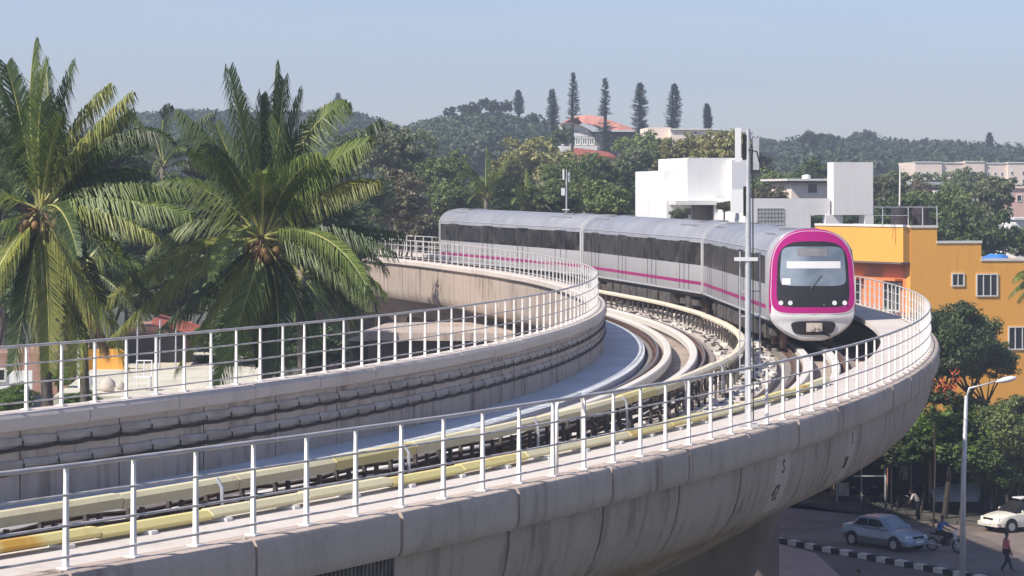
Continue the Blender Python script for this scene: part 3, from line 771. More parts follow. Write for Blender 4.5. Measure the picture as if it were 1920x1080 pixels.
ob.window(1890, 1930, 612, 656, 0, M['glass'], panes=3)
# left wing: bright upper face turned to the sun and recessed salmon storey with balcony
lw = Frame(1703, 137.9, -62, 'orange_house_wing', 'paler orange upper storey over a salmon balcony directly behind the train nose')
def lwpart(name, mat, u0, u1, v0, v1, z0, z1, parent=None):
    mb = MB(); mb.box(u0, u1, v0, v1, z0, z1, lw.M); return mb.build(name, mat, parent or lw.root)
lwpart('upper_wall', M['or1'], -8.4, -.06, -.3, 1.2, 12.35, 14.27)
lwpart('wall_coping', M['trim'], -8.4, -.02, -.35, -.05, 14.27, 14.40)
lwpart('lower_wall', M['or2'], -14, -.1, .35, 1.2, 0, 12.35)
lwpart('ledge', M['brownwall'], -14, -.05, -.45, .35, 12.25, 12.348)
for i, u in enumerate((-2.6, -6.2, -9.6)):
    mb = MB(); mb.box(u, u+1.5, .24, .345, 9.6, 11.2, lw.M); wi = mb.build('window', M['trim'], lw.root)
    mb = MB()
    for q in (0.08, .55, 1.02): mb.box(u+q, u+q+.4, .21, .239, 9.7, 11.1, lw.M)
    mb.build('pane', M['glass'], wi)
    mb = MB(); mb.box(u-.15, u+1.65, -.2, .349, 11.3, 11.42, lw.M); mb.build('sunshade', M['or2'], lw.root)
# roof tanks, rails and pole
def tank(px, label, D=141):
    p = Vector((xat(px, D), D, 14.35)); r = .52
    root = thing('water_tank', label, 'water tank', p, 'black water tanks on the orange roof')
    mb = MB(); mb.tube([p, p+Vector((0, 0, .25)), p+Vector((0, 0, .27)), p+Vector((0, 0, .55)), p+Vector((0, 0, .57)), p+Vector((0, 0, .9))], [r, r, r*.95, r*.95, r, r*.98], 20); mb.build('tank_body', M['black_t'], root, smooth=True)
    mb = MB(); mb.tube([p+Vector((0, 0, .9)), p+Vector((0, 0, 1.02)), p+Vector((0, 0, 1.04)), p+Vector((0, 0, 1.1))], [r*.9, r*.45, r*.4, r*.38], 16); mb.build('lid', M['black_t'], root, smooth=True)
tank(1688, 'left black water tank on the orange house roof'); tank(1727, 'right black water tank on the orange house roof', 141.6)
rr_ = thing('roof_railing', 'thin grey pipe railing round the tanks on the orange roof', 'railing', (xat(1650, 139), 139, 14.4))
mb = MB()
for px in (1655, 1703, 1730, 1757):
    D = 138.4+(px-1700)*.012; mb.tube([(xat(px, D), D, 14.3), (xat(px, D), D, 15.38)], .03, 6)
mb.build('upright', M['galv'], rr_)
mb = MB(); mb.tube([(xat(1640, 138), 138, 15.36), (xat(1757, 139.1), 139.1, 15.36)], .025, 6); mb.tube([(xat(1640, 138), 138, 14.9), (xat(1703, 138.4), 138.4, 14.9)], .02, 6); mb.build('top_pipe', M['galv'], rr_)
mb = MB(); D = 142; mb.tube([(xat(1686, D), D, 14), (xat(1688, D), D, zat(312, D))], .05, 8); tag(mb.build('flag_pole', M['trim']), 'thin white pole standing on the orange roof behind the tanks', 'pole')
# blue tarpaulin bundle on the lower terrace
mb = MB(); D = 141; r5 = random.Random(3)
ring = []
for j in range(5):
    zz = 12.4+[0, .12, .2, .27, .30][j]; sc = [1.1, 1.05, .8, .45, .1][j]
    ring.append([Vector((xat(1867, D)+math.cos(q*.524)*sc*.75*(1+r5.uniform(-.1, .1)), D+math.sin(q*.524)*sc*.5, zz+r5.uniform(-.09, .09))) for q in range(12)])
mb.loft(ring); tag(mb.build('blue_tarpaulin', M['blue'], smooth=2), 'crumpled blue tarpaulin heap on the lower orange terrace', 'tarpaulin')

# ---- white building
wb = Frame(1247, 165, 12, 'white_house', 'white boxy flat roofed house rising behind the train')
wb.part('stair_tower', M['wb'], 1289, 1392, 296, None, .3, 7.5)
wb.part('front_block', M['wb'], 1372, 1402, 300, None, -.8, 3)
wb.part('left_block', M['wb'], 1246, 1292, 320, None, 3.0, 10.6)
wb.part('low_wall', M['wb'], 1250, 1290, 376, None, .31, 6)
wb.part('balcony_slab', M['trim'], 1267, 1345, 376, 384, -1.3, .3)
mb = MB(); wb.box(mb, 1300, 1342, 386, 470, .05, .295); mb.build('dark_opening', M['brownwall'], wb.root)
wb.window(1282, 1298, 388, 405, .29, M['glass'], panes=1); 
wb.part('base_wall', M['wb'], 1340, 1402, 383, None, -1.1, -.803)
wb2 = Frame(1418, 158, 12, 'white_terrace_house', 'white rendered house with tall slab wall and open window frames above the train nose')
wb2.part('terrace_wall', M['wb'], 1412, 1520, 372, None, 0, .35)
wb2.part('terrace_wall', M['wb'], 1518, 1556, 372, 403, .003, .35)
wb2.part('slab_wall', M['wb'], 1563, 1637, 304, 403, -.3, .9)
wb2.part('wall_pier', M['wb'], 1548, 1580, 403, None, -.1, .5)
wb2.part('wall_pier', M['wb'], 1622, 1638, 378, None, .903, 1.3)
wb2.part('wall_pier', M['wb'], 1622, 1638, 403, None, -.29, .88)
wb2.part('low_wall', M['wb'], 1516, 1640, 441, None, -.32, .36)
wb2.part('side_wall', M['wb'], 1405, 1412, 372, None, 0, 12)
mb = MB(); 
u0, u1 = wb2.u(1420, 0), wb2.u(1470, 0); z1, z0 = wb2.z(391, u0, 0), wb2.z(420, u0, 0)
for i in range(9):
    q = u0+(u1-u0)*i/8; mb.box(q-.02, q+.02, -.03, -.005, z0, z1, wb2.M)
for i in range(5):
    q = z0+(z1-z0)*i/4; mb.box(u0, u1, -.045, -.031, q-.02, q+.02, wb2.M)
mb.box(u0, u1, -.0045, -.002, z0, z1, wb2.M)
mb.build('grille', M['wg'], wb2.root)
# small pinkish house behind
ph = Frame(1478, 200, 10, 'pale_house', 'small pale house with flat overhanging roof and dark window behind the white terrace')
ph.part('wall', M['pink'], 1484, 1570, 342, None, 0, 6); ph.part('roof', M['trim'], 1476, 1575, 335, 339, -.8, 7); ph.part('fascia', M['brownwall'], 1478, 1574, 339.2, 342.5, -.6, 6.5)
ph.window(1513, 1533, 343, 363, 0, M['glass'], panes=1); mb = MB(); D = 203; mb.tube([(xat(1512, D), D, zat(335, D)), (xat(1512, D), D, zat(329, D)), (xat(1512, D), D, zat(327, D))], [.35, .35, .1], 12); mb.build('roof_tank', M['white'], ph.root, smooth=True)
# far right blocks
fb = Frame(1718, 400, 4, 'apartment_block', 'long pale peach apartment block in the far right distance')
for i, (a, b, t) in enumerate(((1716, 1766, 304), (1766, 1810, 305.5), (1810, 1846, 303), (1846, 1890, 306), (1890, 1960, 305))):
    fb.part('wall', M['pink'], a, b, t, None, (i % 2)*.4, 12)
    fb.part('parapet', M['trim'], a-.5, b+.5, t-1.2, t+.8, (i % 2)*.4-.15, 1.2)
    for q in range(3):
        px = a+5+q*(b-a-6)/3.0
        for rowy in (321, 336, 351):
            fb.window(px, px+5, rowy+(i % 2)*2, rowy+7+(i % 2)*2, (i % 2)*.4, M['glass'], fr=.08, panes=1)
rb = Frame(1884, 250, 6, 'rose_house', 'rose pink house at the right edge beyond the trees')
rb.part('wall', M['pink2'], 1884, 1990, 352, None, 0, 8); rb.part('cornice', M['pink'], 1882, 1992, 349, 353, -.2, 8.2); rb.window(1888, 1898, 388, 400, 0, M['glass'], panes=1); rb.window(1906, 1916, 365, 378, 0, M['glass'], panes=1); rb.window(1890, 1898, 362, 372, 0, M['glass'], panes=1)
wr = Frame(1905, 215, 6, 'white_cottage', 'white house peeping in at the right edge above the orange roof')
wr.part('wall', M['wb'], 1905, 1990, 412, None, 0, 6); wr.part('roof', M['trim'], 1903, 1992, 408, 412, -.3, 6.3); wr.window(1908, 1918, 430, 445, 0, M['glass'], panes=1)
gs = Frame(1716, 300, 8, 'shed_roof_house', 'grey sheet roofed house between trees below the peach block')
gs.part('wall', M['brownwall'], 1722, 1760, 350, None, 0, 6); gs.part('roof', M['galv'], 1716, 1770, 341, 346, -1, 6.5); gs.part('porch', M['pink'], 1752, 1768, 357, None, -1.5, -.1); gs.window(1730, 1740, 353, 362, 0, M['glass'], panes=1)
# ---- far institution with arched salmon roof
ih = Frame(1085, 330, 6, 'arched_hall', 'large hall with curved salmon roof and teal windows beyond the trees')
ih.part('wall', M['brownwall'], 1085, 1196, 247, None, 0, 18)
mb = MB(); D0 = 327; prof = [(1052, 231), (1068, 222), (1085, 217), (1105, 216), (1130, 220), (1160, 231), (1192, 242)]
mb.loft([[Vector((xat(a, D0), D0, zat(b, D0))) for a, b in prof]+[Vector((xat(a, D0), D0, zat(b+2.5, D0))) for a, b in prof[::-1]], [Vector((xat(a, D0)+2, D0+18, zat(b, D0))) for a, b in prof]+[Vector((xat(a, D0)+2, D0+18, zat(b+2.5, D0))) for a, b in prof[::-1]]])
# the front slope of the roof, coming down over the arch
fr2 = [(1110, 245), (1125, 243), (1150, 243), (1175, 243), (1192, 243)]
mb.loft([[Vector((xat(a, D0-5), D0-5, zat(b, D0-5))) for a, b in [(1092, 231), (1112, 236), (1126, 243), (1160, 244), (1194, 244)]], [Vector((xat(a, D0), D0, zat(b, D0))) for a, b in [(1080, 218), (1100, 216), (1130, 220), (1160, 231), (1192, 242)]]], False, closed=False)
mb.build('roof', M['sal'], ih.root, recalc=False)
mb = MB(); D1 = 326
arch = [(1050, 232), (1062, 229), (1076, 231), (1092, 236), (1108, 245), (1120, 256)]
mb.loft([[Vector((xat(a, D1), D1, zat(b, D1))) for a, b in arch]+[Vector((xat(a, D1), D1, zat(b+3.5, D1))) for a, b in arch[::-1]], [Vector((xat(a, D1), D1+.5, zat(b, D1))) for a, b in arch]+[Vector((xat(a, D1), D1+.5, zat(b+3.5, D1))) for a, b in arch[::-1]]]); mb.build('arch_band', M['brownwall'], ih.root)
mb = MB(); gp = [(1050, 256), (1050, 236), (1062, 233), (1076, 235), (1092, 240), (1106, 249), (1112, 256)]
mb.loft([[Vector((xat(a, D1+.6), D1+.6, zat(b, D1+.6))) for a, b in gp], [Vector((xat(a, D1+.6), D1+3, zat(b, D1+.6))) for a, b in gp]]); mb.build('gable_wall', M['white'], ih.root)
ih.part('lower_wall', M['wb'], 1050, 1125, 273, 300, -6, -4)
for a in range(1052, 1120, 13): ih.window(a, a+11, 257, 272, -4.5, M['teal'], fr=.15, panes=2)
ih.part('side_block', M['brownwall'], 1120, 1186, 250, None, -6, -.1)
ih.part('teal_wall', M['teal'], 1050, 1120, 256, 290, -4.49, -4.2)  # flat teal panel behind the row of windows
rt = Frame(1070, 240, 0, 'tiled_bungalow', 'low red tiled roof half hidden in trees under the arched hall')
mb = MB(); D2 = 240
mb.loft([[Vector((xat(1068, D2), D2-2, zat(290, D2))), Vector((xat(1152, D2), D2-2, zat(293, D2))), Vector((xat(1140, D2), D2+3, zat(283, D2))), Vector((xat(1080, D2), D2+3, zat(276, D2)))], [Vector((xat(1068, D2), D2-2, zat(294, D2))), Vector((xat(1152, D2), D2-2, zat(297, D2))), Vector((xat(1140, D2), D2+8, zat(290, D2))), Vector((xat(1080, D2), D2+8, zat(290, D2)))]]); mb.build('roof', M['tile'], rt.root)
rt.part('wall', M['pinkw'], 1074, 1146, 293, None, 0, 6)
bh = Frame(1270, 300, 4, 'beige_block', 'low beige block on the skyline behind the columnar pines')
bh.part('wall', M['pink'], 1215, 1258, 239, None, 2, 10); bh.part('wall', M['pink'], 1258, 1345, 243, None, 0, 10); bh.part('parapet', M['trim'], 1256, 1347, 241, 243.5, -.3, .5); bh.window(1280, 1288, 247, 253, 0, M['glass'], panes=1); bh.window(1300, 1308, 247, 253, 0, M['glass'], panes=1)
bw = Frame(1365, 235, 4, 'brown_shed', 'brown weathered wall just left of the antenna mast top')
bw.part('wall', M['brownwall'], 1360, 1408, 250, None, 0, 5); bw.part('roof', M['deck'], 1358, 1412, 248, 250.5, -.3, 5.3)

# ---- left terraces under the palms
th = Frame(150, 96, 4, 'terrace_house', 'low house with orange wall and sunlit cluttered terrace behind the left railing')
th.part('terrace', M['yterr'], 100, 470, 742, None, -12, 14)
th.part('orange_wall', M['or1'], 148, 237, 655, 730, 1, 1.3)
th.part('pink_wall', M['pinkw'], 235, 352, 612, 745, 5, 9)
th.part('upper_wall', M['pinkw'], -40, 150, 662, 740, 4, 9)
th.part('door_frame', M['wb'], 144, 150, 628, 735, .7, 1.4)
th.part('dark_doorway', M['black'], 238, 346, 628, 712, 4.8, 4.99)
mb = MB(); D = 99
mb.loft([[at(284, 600, D), at(362, 621, D), at(362, 627, D-.5), at(284, 607, D-.5)], [at(300, 589, D+3), at(382, 611, D+3), at(382, 618, D+3.5), at(300, 596, D+3.5)]]); mb.build('tiled_roof', M['tile'], th.root)
mb = MB()
for a in (258, 300, 330): mb.tube([at(a, 600, 97), at(a-1, 745, 97)], .03, 6)
mb.build('verandah_post', M['galv'], th.root)
th.part('low_white_wall', M['wb'], -30, 60, 696, 760, 1, 1.3)
th.window(-6, 12, 690, 716, .99, M['glass'], panes=1)
# white plastic chair, sacks, pots on the terrace
ch = thing('garden_chair', 'white metal garden chair on the sunlit terrace behind the railing', 'chair', (xat(268, 86.5), 86.5, zat(742, 84)))
mb = MB(); c0 = Vector(ch.location)
mb.box(-.28, .28, -.26, .26, .42, .46, Matrix.Translation(c0)); mb.build('seat', M['white'], ch)
mb = MB(); 
for q in (-.26, 0, .26): mb.tube([c0+Vector((q, .25, .44)), c0+Vector((q, .32, .98))], .02, 6)
mb.tube([c0+Vector((-.28, .32, .98)), c0+Vector((.28, .32, .98))], .025, 6); mb.build('backrest', M['white'], ch)
for q in ((-.25, -.23), (.25, -.23), (-.25, .23), (.25, .23)):
    mb = MB(); mb.tube([c0+Vector((q[0], q[1], 0)), c0+Vector((q[0], q[1], .43))], .02, 6); mb.build('leg', M['white'], ch)
def sack(px, D, w_, h_, mat, label):
    p = Vector((xat(px, D), D, zat(742, 84))); mb = MB(); rs = random.Random(int(px)); R = []
    for j in range(7):
        q = j/6; sc = [.8, 1, 1.05, 1, .85, .55, .12][j]; R.append([p+Vector((math.cos(a*.6283)*w_*sc*rs.uniform(.88, 1.12), math.sin(a*.6283)*w_*.7*sc, q*h_)) for a in range(10)])
    mb.loft(R); tag(mb.build('sack', mat, smooth=2), label, 'sack', 'sacks on the terrace')
sack(160, 86.5, .26, .62, M['white'], 'bulging white sack beside the door post on the terrace')
sack(202, 86, .25, .5, M['cloth_white'], 'slumped off white sack to the right of the bulging one')
sack(226, 86.8, .15, .3, M['poster'], 'small grey sack next to the slumped one')

# ---- low block and slab seen between the two arms of the curve
lb = Frame(670, 118, -6, 'flat_roofed_block', 'low concrete block with pale roof slab seen through the railing between the viaduct arms')
lb.part('wall', M['brownwall'], 690, 950, 640, None, 0, 8); lb.part('roof_slab', M['coping'], 672, 960, 624, 639, -1.2, 8.5)
lb.part('dark_bay', M['black'], 640, 690, 640, None, .5, 7)
lb2 = Frame(640, 150, 0, 'dark_wall_block', 'dark weathered building in shade below the far viaduct arm')
lb2.part('wall', M['brownwall'], 560, 1000, 560, None, 18, 24); lb2.part('cornice', M['conc'], 560, 1002, 556, 562, 17.6, 18)

# ------------------------------------------------------------------ foliage
def crown_mesh(name, seed, rx, ry, rz, nclump, nleaf, leaf, mat, hollow=.55, flat=.0):
    g = np.random.default_rng(seed)
    # lobes
    nl = 9; d = g.normal(size=(nl, 3)); d /= np.linalg.norm(d, axis=1)[:, None]; lob = d*np.array([rx, ry, rz])*.52; lobr = g.uniform(.42, .62, nl)
    cl = []
    while len(cl) < nclump:
        k = g.integers(nl); u = g.normal(size=3); u /= np.linalg.norm(u); r = g.uniform(hollow, 1.05)
        p = lob[k]+u*r*lobr[k]*np.array([rx, ry, rz])
        if p[2] < -rz*.72: continue
        cl.append(p)
    cl = np.array(cl)
    cr = g.uniform(.10, .20, nclump)*min(rx, rz*1.3)
    n = nclump*nleaf
    idx = np.repeat(np.arange(nclump), nleaf)
    u = g.normal(size=(n, 3)); u /= np.linalg.norm(u, axis=1)[:, None]
    pos = cl[idx]+u*(cr[idx]*g.uniform(.45, 1.1, n))[:, None]*np.array([1.15, 1.15, .75])
    nor = u*.8+g.normal(size=(n, 3))*.55+np.array([0, 0, .45]); nor /= np.linalg.norm(nor, axis=1)[:, None]
    a = np.cross(nor, g.normal(size=(n, 3))); a /= np.linalg.norm(a, axis=1)[:, None]; b = np.cross(nor, a)
    sz = leaf*g.uniform(.6, 1.35, n)[:, None]
    v = np.empty((n, 4, 3)); v[:, 0] = pos-a*sz; v[:, 1] = pos-b*sz*.5+nor*sz*.12; v[:, 2] = pos+a*sz; v[:, 3] = pos+b*sz*.5+nor*sz*.12
    me = bpy.data.meshes.new(name); me.vertices.add(n*4); me.vertices.foreach_set('co', v.reshape(-1)); me.loops.add(n*4); me.loops.foreach_set('vertex_index', np.arange(n*4, dtype=np.int32))
    me.polygons.add(n); me.polygons.foreach_set('loop_start', np.arange(0, n*4, 4, dtype=np.int32)); me.polygons.foreach_set('loop_total', np.full(n, 4, dtype=np.int32))
    me.materials.append(mat); me.update(); me.validate()
    return me
def trunk_mesh(name, seed, h, r, spread, mat):
    rs = random.Random(seed); mb = MB()
    mb.tube([(0, 0, 0), (rs.uniform(-.1, .1), .05, h*.3), (rs.uniform(-.25, .25), .1, h*.6), (rs.uniform(-.3, .3), 0, h*.85)], [r, r*.8, r*.6, r*.25], 8)
    for i in range(6):
        a = i*1.05+rs.uniform(-.3, .3); z = h*rs.uniform(.62, .74)
        mb.tube([(0, 0, z), (math.cos(a)*spread*.4, math.sin(a)*spread*.4, z+h*.12), (math.cos(a)*spread*.8, math.sin(a)*spread*.8, z+h*.22)], [r*.45, r*.28, r*.08], 6)
    me = bpy.data.meshes.new(name); me.from_pydata(mb.v, [], mb.f); me.materials.append(mat); return me
CR = {}
def crown_for(var, matk, fine):
    key = (var, matk, fine)
    if key not in CR:
        if fine: CR[key] = crown_mesh('crown', var*7+1, 1, 1, .78, 210, 120, .040, M[matk], .45)
        else: CR[key] = crown_mesh('crown', var*7+2, 1, 1, .8, 120, 85, .055, M[matk], .45)
    return CR[key]
TR = {}
def tree(px, pyt, wpx, D, matk, label, hr=.8, name='tree', fine=False, group=None, var=None, asp=1.0, cat='tree', zb=0):
    rx = wpx/2/F*D; rz = rx*hr; top = zat(pyt, D); cz = top-rz*.95
    p = Vector((xat(px, D), D, zb)); root = thing(name, label, cat, p, group)
    var = var if var is not None else int(px*7+D) % 4
    c = bpy.data.objects.new('crown', crown_for(var, matk, fine)); col.objects.link(c); c.parent = root
    c.location = (0, 0, cz-zb); c.scale = (rx, rx*asp, rz/.8); c.rotation_euler = (0, 0, (px*1.7+D) % 6.28)
    hh = max(2, cz-zb); key = int(px) % 3
    if key not in TR: TR[key] = trunk_mesh('trunk', key, 1, .03, .3, M['bark'])
    t = bpy.data.objects.new('trunk', TR[key]); col.objects.link(t); t.parent = root; t.scale = (min(hh*.8, rx*2.2), min(hh*.8, rx*2.2), hh)
    return root
G1 = 'trees in the belt behind the viaduct'
TL = [
 (735, 236, 165, 175, 'lf_grey', 'grey green feathery tree left of the dark hill'), (655, 246, 120, 185, 'lf_green', 'green tree peeping between the palm fronds under the small distant spire tree'),
 (745, 315, 150, 150, 'lf_brown', 'dry brownish tree just left of the rear of the train'), (830, 285, 110, 172, 'lf_green', 'mid green tree directly below the dark hill'),
 (690, 330, 110, 140, 'lf_dark', 'dark tree behind the right palm fronds'), (860, 335, 120, 160, 'lf_green', 'leafy tree rising above the rear end of the train'),
 (1008, 252, 175, 215, 'lf_olive', 'large yellowish olive tree right of the dark hill'), (945, 285, 90, 200, 'lf_olive', 'smaller yellow green tree at the foot of the olive one'),
 (1055, 300, 120, 175, 'lf_green', 'green tree behind the distant antenna mast'), (1135, 298, 150, 190, 'lf_dark', 'dark green tree under the red tiled roof'),
 (1030, 340, 130, 150, 'lf_green', 'broad green tree above the second carriage'), (1130, 335, 130, 155, 'lf_green', 'broad green tree against the left side of the white house'),
 (1215, 250, 130, 235, 'lf_green', 'rounded green tree above the left white block'), (1190, 275, 90, 215, 'lf_grey', 'greyish tree in front of the arched hall'),
 (1285, 252, 110, 225, 'lf_olive', 'olive tree above the white stair tower'), (1345, 240, 100, 212, 'lf_olive', 'dry olive tree left of the mast top'),
 (1405, 262, 90, 230, 'lf_brown', 'brownish tree behind the mast'), (1450, 318, 110, 210, 'lf_green', 'green tree behind the white terrace wall'), (1440, 345, 70, 195, 'lf_brown', 'dry bushy tree left of the small pale house'),
 (1540, 300, 130, 240, 'lf_dark', 'dark tree behind the tall white slab'), (1665, 318, 110, 210, 'lf_grey', 'grey green tree right of the tall white slab'), (1710, 336, 90, 225, 'lf_brown', 'brownish tree above the water tanks'),
 (1812, 316, 92, 300, 'lf_green', 'rounded tree in front of the peach block'), (1880, 334, 72, 290, 'lf_dark', 'dark tree between the peach block and the rose house'), (1745, 322, 80, 320, 'lf_green', 'low green tree left of the grey sheet roof'),
 (1770, 368, 170, 180, 'lf_green', 'wide fresh green tree behind the stepped orange roof'), (1690, 362, 130, 175, 'lf_dark', 'dark green tree directly behind the water tanks'), (1830, 395, 170, 168, 'lf_dark', 'wide dark tree above the blue tarpaulin'), (1900, 425, 80, 172, 'lf_green', 'green tree below the rose house at the right edge'),
 (1590, 395, 130, 185, 'lf_dark', 'dark tree seen through the open white window frames'), (1520, 395, 90, 190, 'lf_dark', 'dark tree seen through the small white opening'),
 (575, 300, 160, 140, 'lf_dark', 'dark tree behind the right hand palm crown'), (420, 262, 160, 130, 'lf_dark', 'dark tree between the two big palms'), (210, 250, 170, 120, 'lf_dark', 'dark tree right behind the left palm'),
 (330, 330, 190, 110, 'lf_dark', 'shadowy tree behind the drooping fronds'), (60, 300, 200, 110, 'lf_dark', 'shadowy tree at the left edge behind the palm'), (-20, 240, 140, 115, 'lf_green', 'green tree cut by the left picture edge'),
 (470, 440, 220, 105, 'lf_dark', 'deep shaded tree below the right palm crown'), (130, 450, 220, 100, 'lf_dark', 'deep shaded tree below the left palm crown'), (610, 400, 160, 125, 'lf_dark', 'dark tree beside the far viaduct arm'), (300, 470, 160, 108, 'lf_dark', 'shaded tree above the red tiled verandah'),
 (800, 400, 140, 165, 'lf_brown', 'brown undergrowth tree touching the rear of the train'), (940, 360, 120, 168, 'lf_dark', 'dark tree behind the two small palms'), (1220, 330, 90, 200, 'lf_green', 'tree edging the left white block')]
for (px, py, wp, D, mk, lab) in TL: tree(px, py, wp, D, mk, lab, group=G1)
tree(1118, 284, 70, 205, 'lf_green', 'small green tree half hiding the low red tiled roof', group=G1)
tree(1078, 290, 60, 208, 'lf_olive', 'small olive tree at the left end of the low red tiled roof', group=G1)
tree(1050, 236, 54, 300, 'lf_dark', 'dark tree hugging the left end of the arched hall', group=G1)
# understorey fillers
G2 = 'low trees hidden in the belt'
k = 0
for px, wh in ((655, 'left of the dry brown tree'), (700, 'under the dry brown tree'), (760, 'just left of the train tail'), (850, 'over the train tail'), (900, 'behind the left small palm'), (960, 'between the two small palms'), (1030, 'right of the small palms'), (1100, 'right of the distant mast'), (1170, 'touching the white house'), (1440, 'behind the white terrace wall'), (1500, 'behind the small pale house'), (1600, 'behind the tall white slab'), (1680, 'right of the tall white slab'), (1760, 'above the stepped orange roof'), (1850, 'below the peach block')):
    tree(px, 372-(k % 3)*22, 150, 195+(k*37) % 30, ['lf_dark', 'lf_green', 'lf_grey'][k % 3], 'low leafy tree '+wh, group=G2); k += 1
PL = ['at the left edge', 'right of the left palm trunk', 'between the two large palms', 'behind the right palm trunk', 'right of the right palm trunk']
for i, px in enumerate((10, 160, 300, 440, 560)):
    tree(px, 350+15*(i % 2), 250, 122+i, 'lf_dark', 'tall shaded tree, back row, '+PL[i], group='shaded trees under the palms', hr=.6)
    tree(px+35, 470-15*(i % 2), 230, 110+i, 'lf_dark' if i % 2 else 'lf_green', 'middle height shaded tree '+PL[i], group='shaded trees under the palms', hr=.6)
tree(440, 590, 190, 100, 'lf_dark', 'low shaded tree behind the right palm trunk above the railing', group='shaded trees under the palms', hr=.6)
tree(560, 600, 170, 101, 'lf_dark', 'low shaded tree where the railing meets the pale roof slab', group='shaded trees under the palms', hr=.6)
# right-hand roadside trees
GR = 'roadside trees on the right'
tree(1770, 560, 180, 124, 'lf_dark', 'dark leafy roadside tree in front of the orange wall', fine=True, group=GR, hr=.95)
tree(1850, 640, 130, 126, 'lf_dark', 'dark tree branch mass beside the lower orange window', fine=True, group=GR, hr=.6)
tree(1800, 745, 250, 125, 'lf_bright', 'bright green roadside tree behind the street lamp', fine=True, group=GR, hr=.58)
tree(1900, 735, 170, 122, 'lf_green', 'green roadside tree at the right edge beside the lamp head', fine=True, group=GR, hr=.8)
tree(1680, 800, 190, 128, 'lf_grey', 'greyish low tree under the end of the curve', fine=True, group=GR, hr=.45)
tree(1960, 800, 230, 126, 'lf_bright', 'bright leafy tree cut by the right edge above the white car', fine=True, group=GR, hr=.6)
tree(1820, 590, 150, 128, 'lf_dark', 'dark crown hugging the orange wall under the lower window', fine=True, group=GR, hr=.9)
tree(1725, 770, 180, 126, 'lf_dark', 'dark low crown over the open shop', fine=True, group=GR, hr=.62)
tree(1860, 790, 220, 124, 'lf_dark', 'dark low crown over the black shop interior', fine=True, group=GR, hr=.62)
tree(1640, 820, 120, 136, 'lf_dark', 'small dark crown just under the viaduct edge', fine=True, group=GR, hr=.6)
# flowering shrub
fl = thing('flowering_shrub', 'orange and red flowering climber beside the end of the curve', 'shrub', (xat(1750, 122), 122, 5))
CRf = crown_mesh('foliage', 5, 1.5, 1, .9, 60, 60, .09, M['lf_dark']); o = link('foliage', CRf, fl, True); o.location = (0, 0, zat(735, 122)-5)
CRg = crown_mesh('blossom', 6, 1.9, 1.05, 1.2, 26, 16, .08, M['flower']); o = link('blossom', CRg, fl, True); o.location = (0, -.15, zat(728, 122)-5)
mb = MB(); mb.tube([(0, 0, -5), (.1, 0, -2), (0, 0, 2.4)], [.05, .04, .03], 6); mb.build('stem', M['bark'], fl, local=True)

# far woods and hills (read as one mass)
def wood(name, label, pts, D0, D1, n, leaf, matk, seed, minpy=0):
    """pts: skyline as (px, py); canopy domes fill from the skyline down over a depth range"""
    g = np.random.default_rng(seed); P = []; NRM = []
    px = np.array([p[0] for p in pts], float); py = np.array([p[1] for p in pts], float)
    nd = 300
    X = g.uniform(px[0], px[-1], nd); f = g.uniform(0, 1, nd)**1.0; X[:70] = np.linspace(px[0], px[-1], 70); f[:70] = 1
    DD = D0+(D1-D0)*f
    tops = np.interp(X, px, py)+(1-f)*42+g.uniform(0, 5, nd)
    Vv = []
    for i in range(nd):
        r = g.uniform(1.8, 6.2)*(D1/450)
        cx = (X[i]-960)/F*DD[i]; cz = CAMZ-(tops[i]-YH)/F*DD[i]-r*.75
        u = g.normal(size=(n, 3)); u /= np.linalg.norm(u, axis=1)[:, None]; u[:, 2] = np.abs(u[:, 2])*1.0-.35*(g.uniform(size=n) < .35)
        q = np.array([cx, DD[i], cz])+u*r*g.uniform(.72, 1.05, n)[:, None]*np.array([1.15, 1.15, .8]); P.append(q); NRM.append(u)
    P = np.concatenate(P); U = np.concatenate(NRM); m = len(P)
    nor = U+g.normal(size=(m, 3))*.5; nor /= np.linalg.norm(nor, axis=1)[:, None]
    a = np.cross(nor, g.normal(size=(m, 3))); a /= np.linalg.norm(a, axis=1)[:, None]; b = np.cross(nor, a); sz = leaf*g.uniform(.6, 1.4, m)[:, None]
    v = np.empty((m, 4, 3)); v[:, 0] = P-a*sz; v[:, 1] = P-b*sz*.6; v[:, 2] = P+a*sz; v[:, 3] = P+b*sz*.6
    me = bpy.data.meshes.new(name); me.vertices.add(m*4); me.vertices.foreach_set('co', v.reshape(-1)); me.loops.add(m*4); me.loops.foreach_set('vertex_index', np.arange(m*4, dtype=np.int32))
    me.polygons.add(m); me.polygons.foreach_set('loop_start', np.arange(0, m*4, 4, dtype=np.int32)); me.polygons.foreach_set('loop_total', np.full(m, 4, dtype=np.int32)); me.materials.append(M[matk]); me.update(); me.validate()
    tag(link(name, me), label, 'wood', kind='stuff')
def hill(name, pts, D0, D1, drop=10):
    """terrain ridge whose crest sits a little under the tree skyline"""
    mb = MB(); R = []
    for f in (0, .3, .6, .8, .92, 1.0, 1.15, 1.4):
        D = D0+(D1-D0)*f; row = []
        for (a, b) in pts:
            zc = zat(b+9, D1)-2; prof = math.sin(min(1, f)*math.pi/2)**1.3 if f <= 1 else max(0, 1-(f-1)*2.2)
            row.append(Vector((xat(a, D1), D, max(-.5, zc*prof))))
        row = [Vector((row[0].x-25, D, -.5))]+row+[Vector((row[-1].x+25, D, -.5))]
        R.append(row)
    mb.loft(R, False, closed=False); tag(mb.build(name, M['soil'], smooth=2, recalc=False), kind='structure')
HL = [(140, 250), (230, 218), (260, 212), (330, 205), (420, 206), (520, 210), (600, 207), (650, 208), (690, 219), (730, 235), (770, 250)]
HM = [(740, 262), (790, 232), (820, 221), (860, 214), (930, 211), (990, 226), (1012, 240), (1045, 262)]
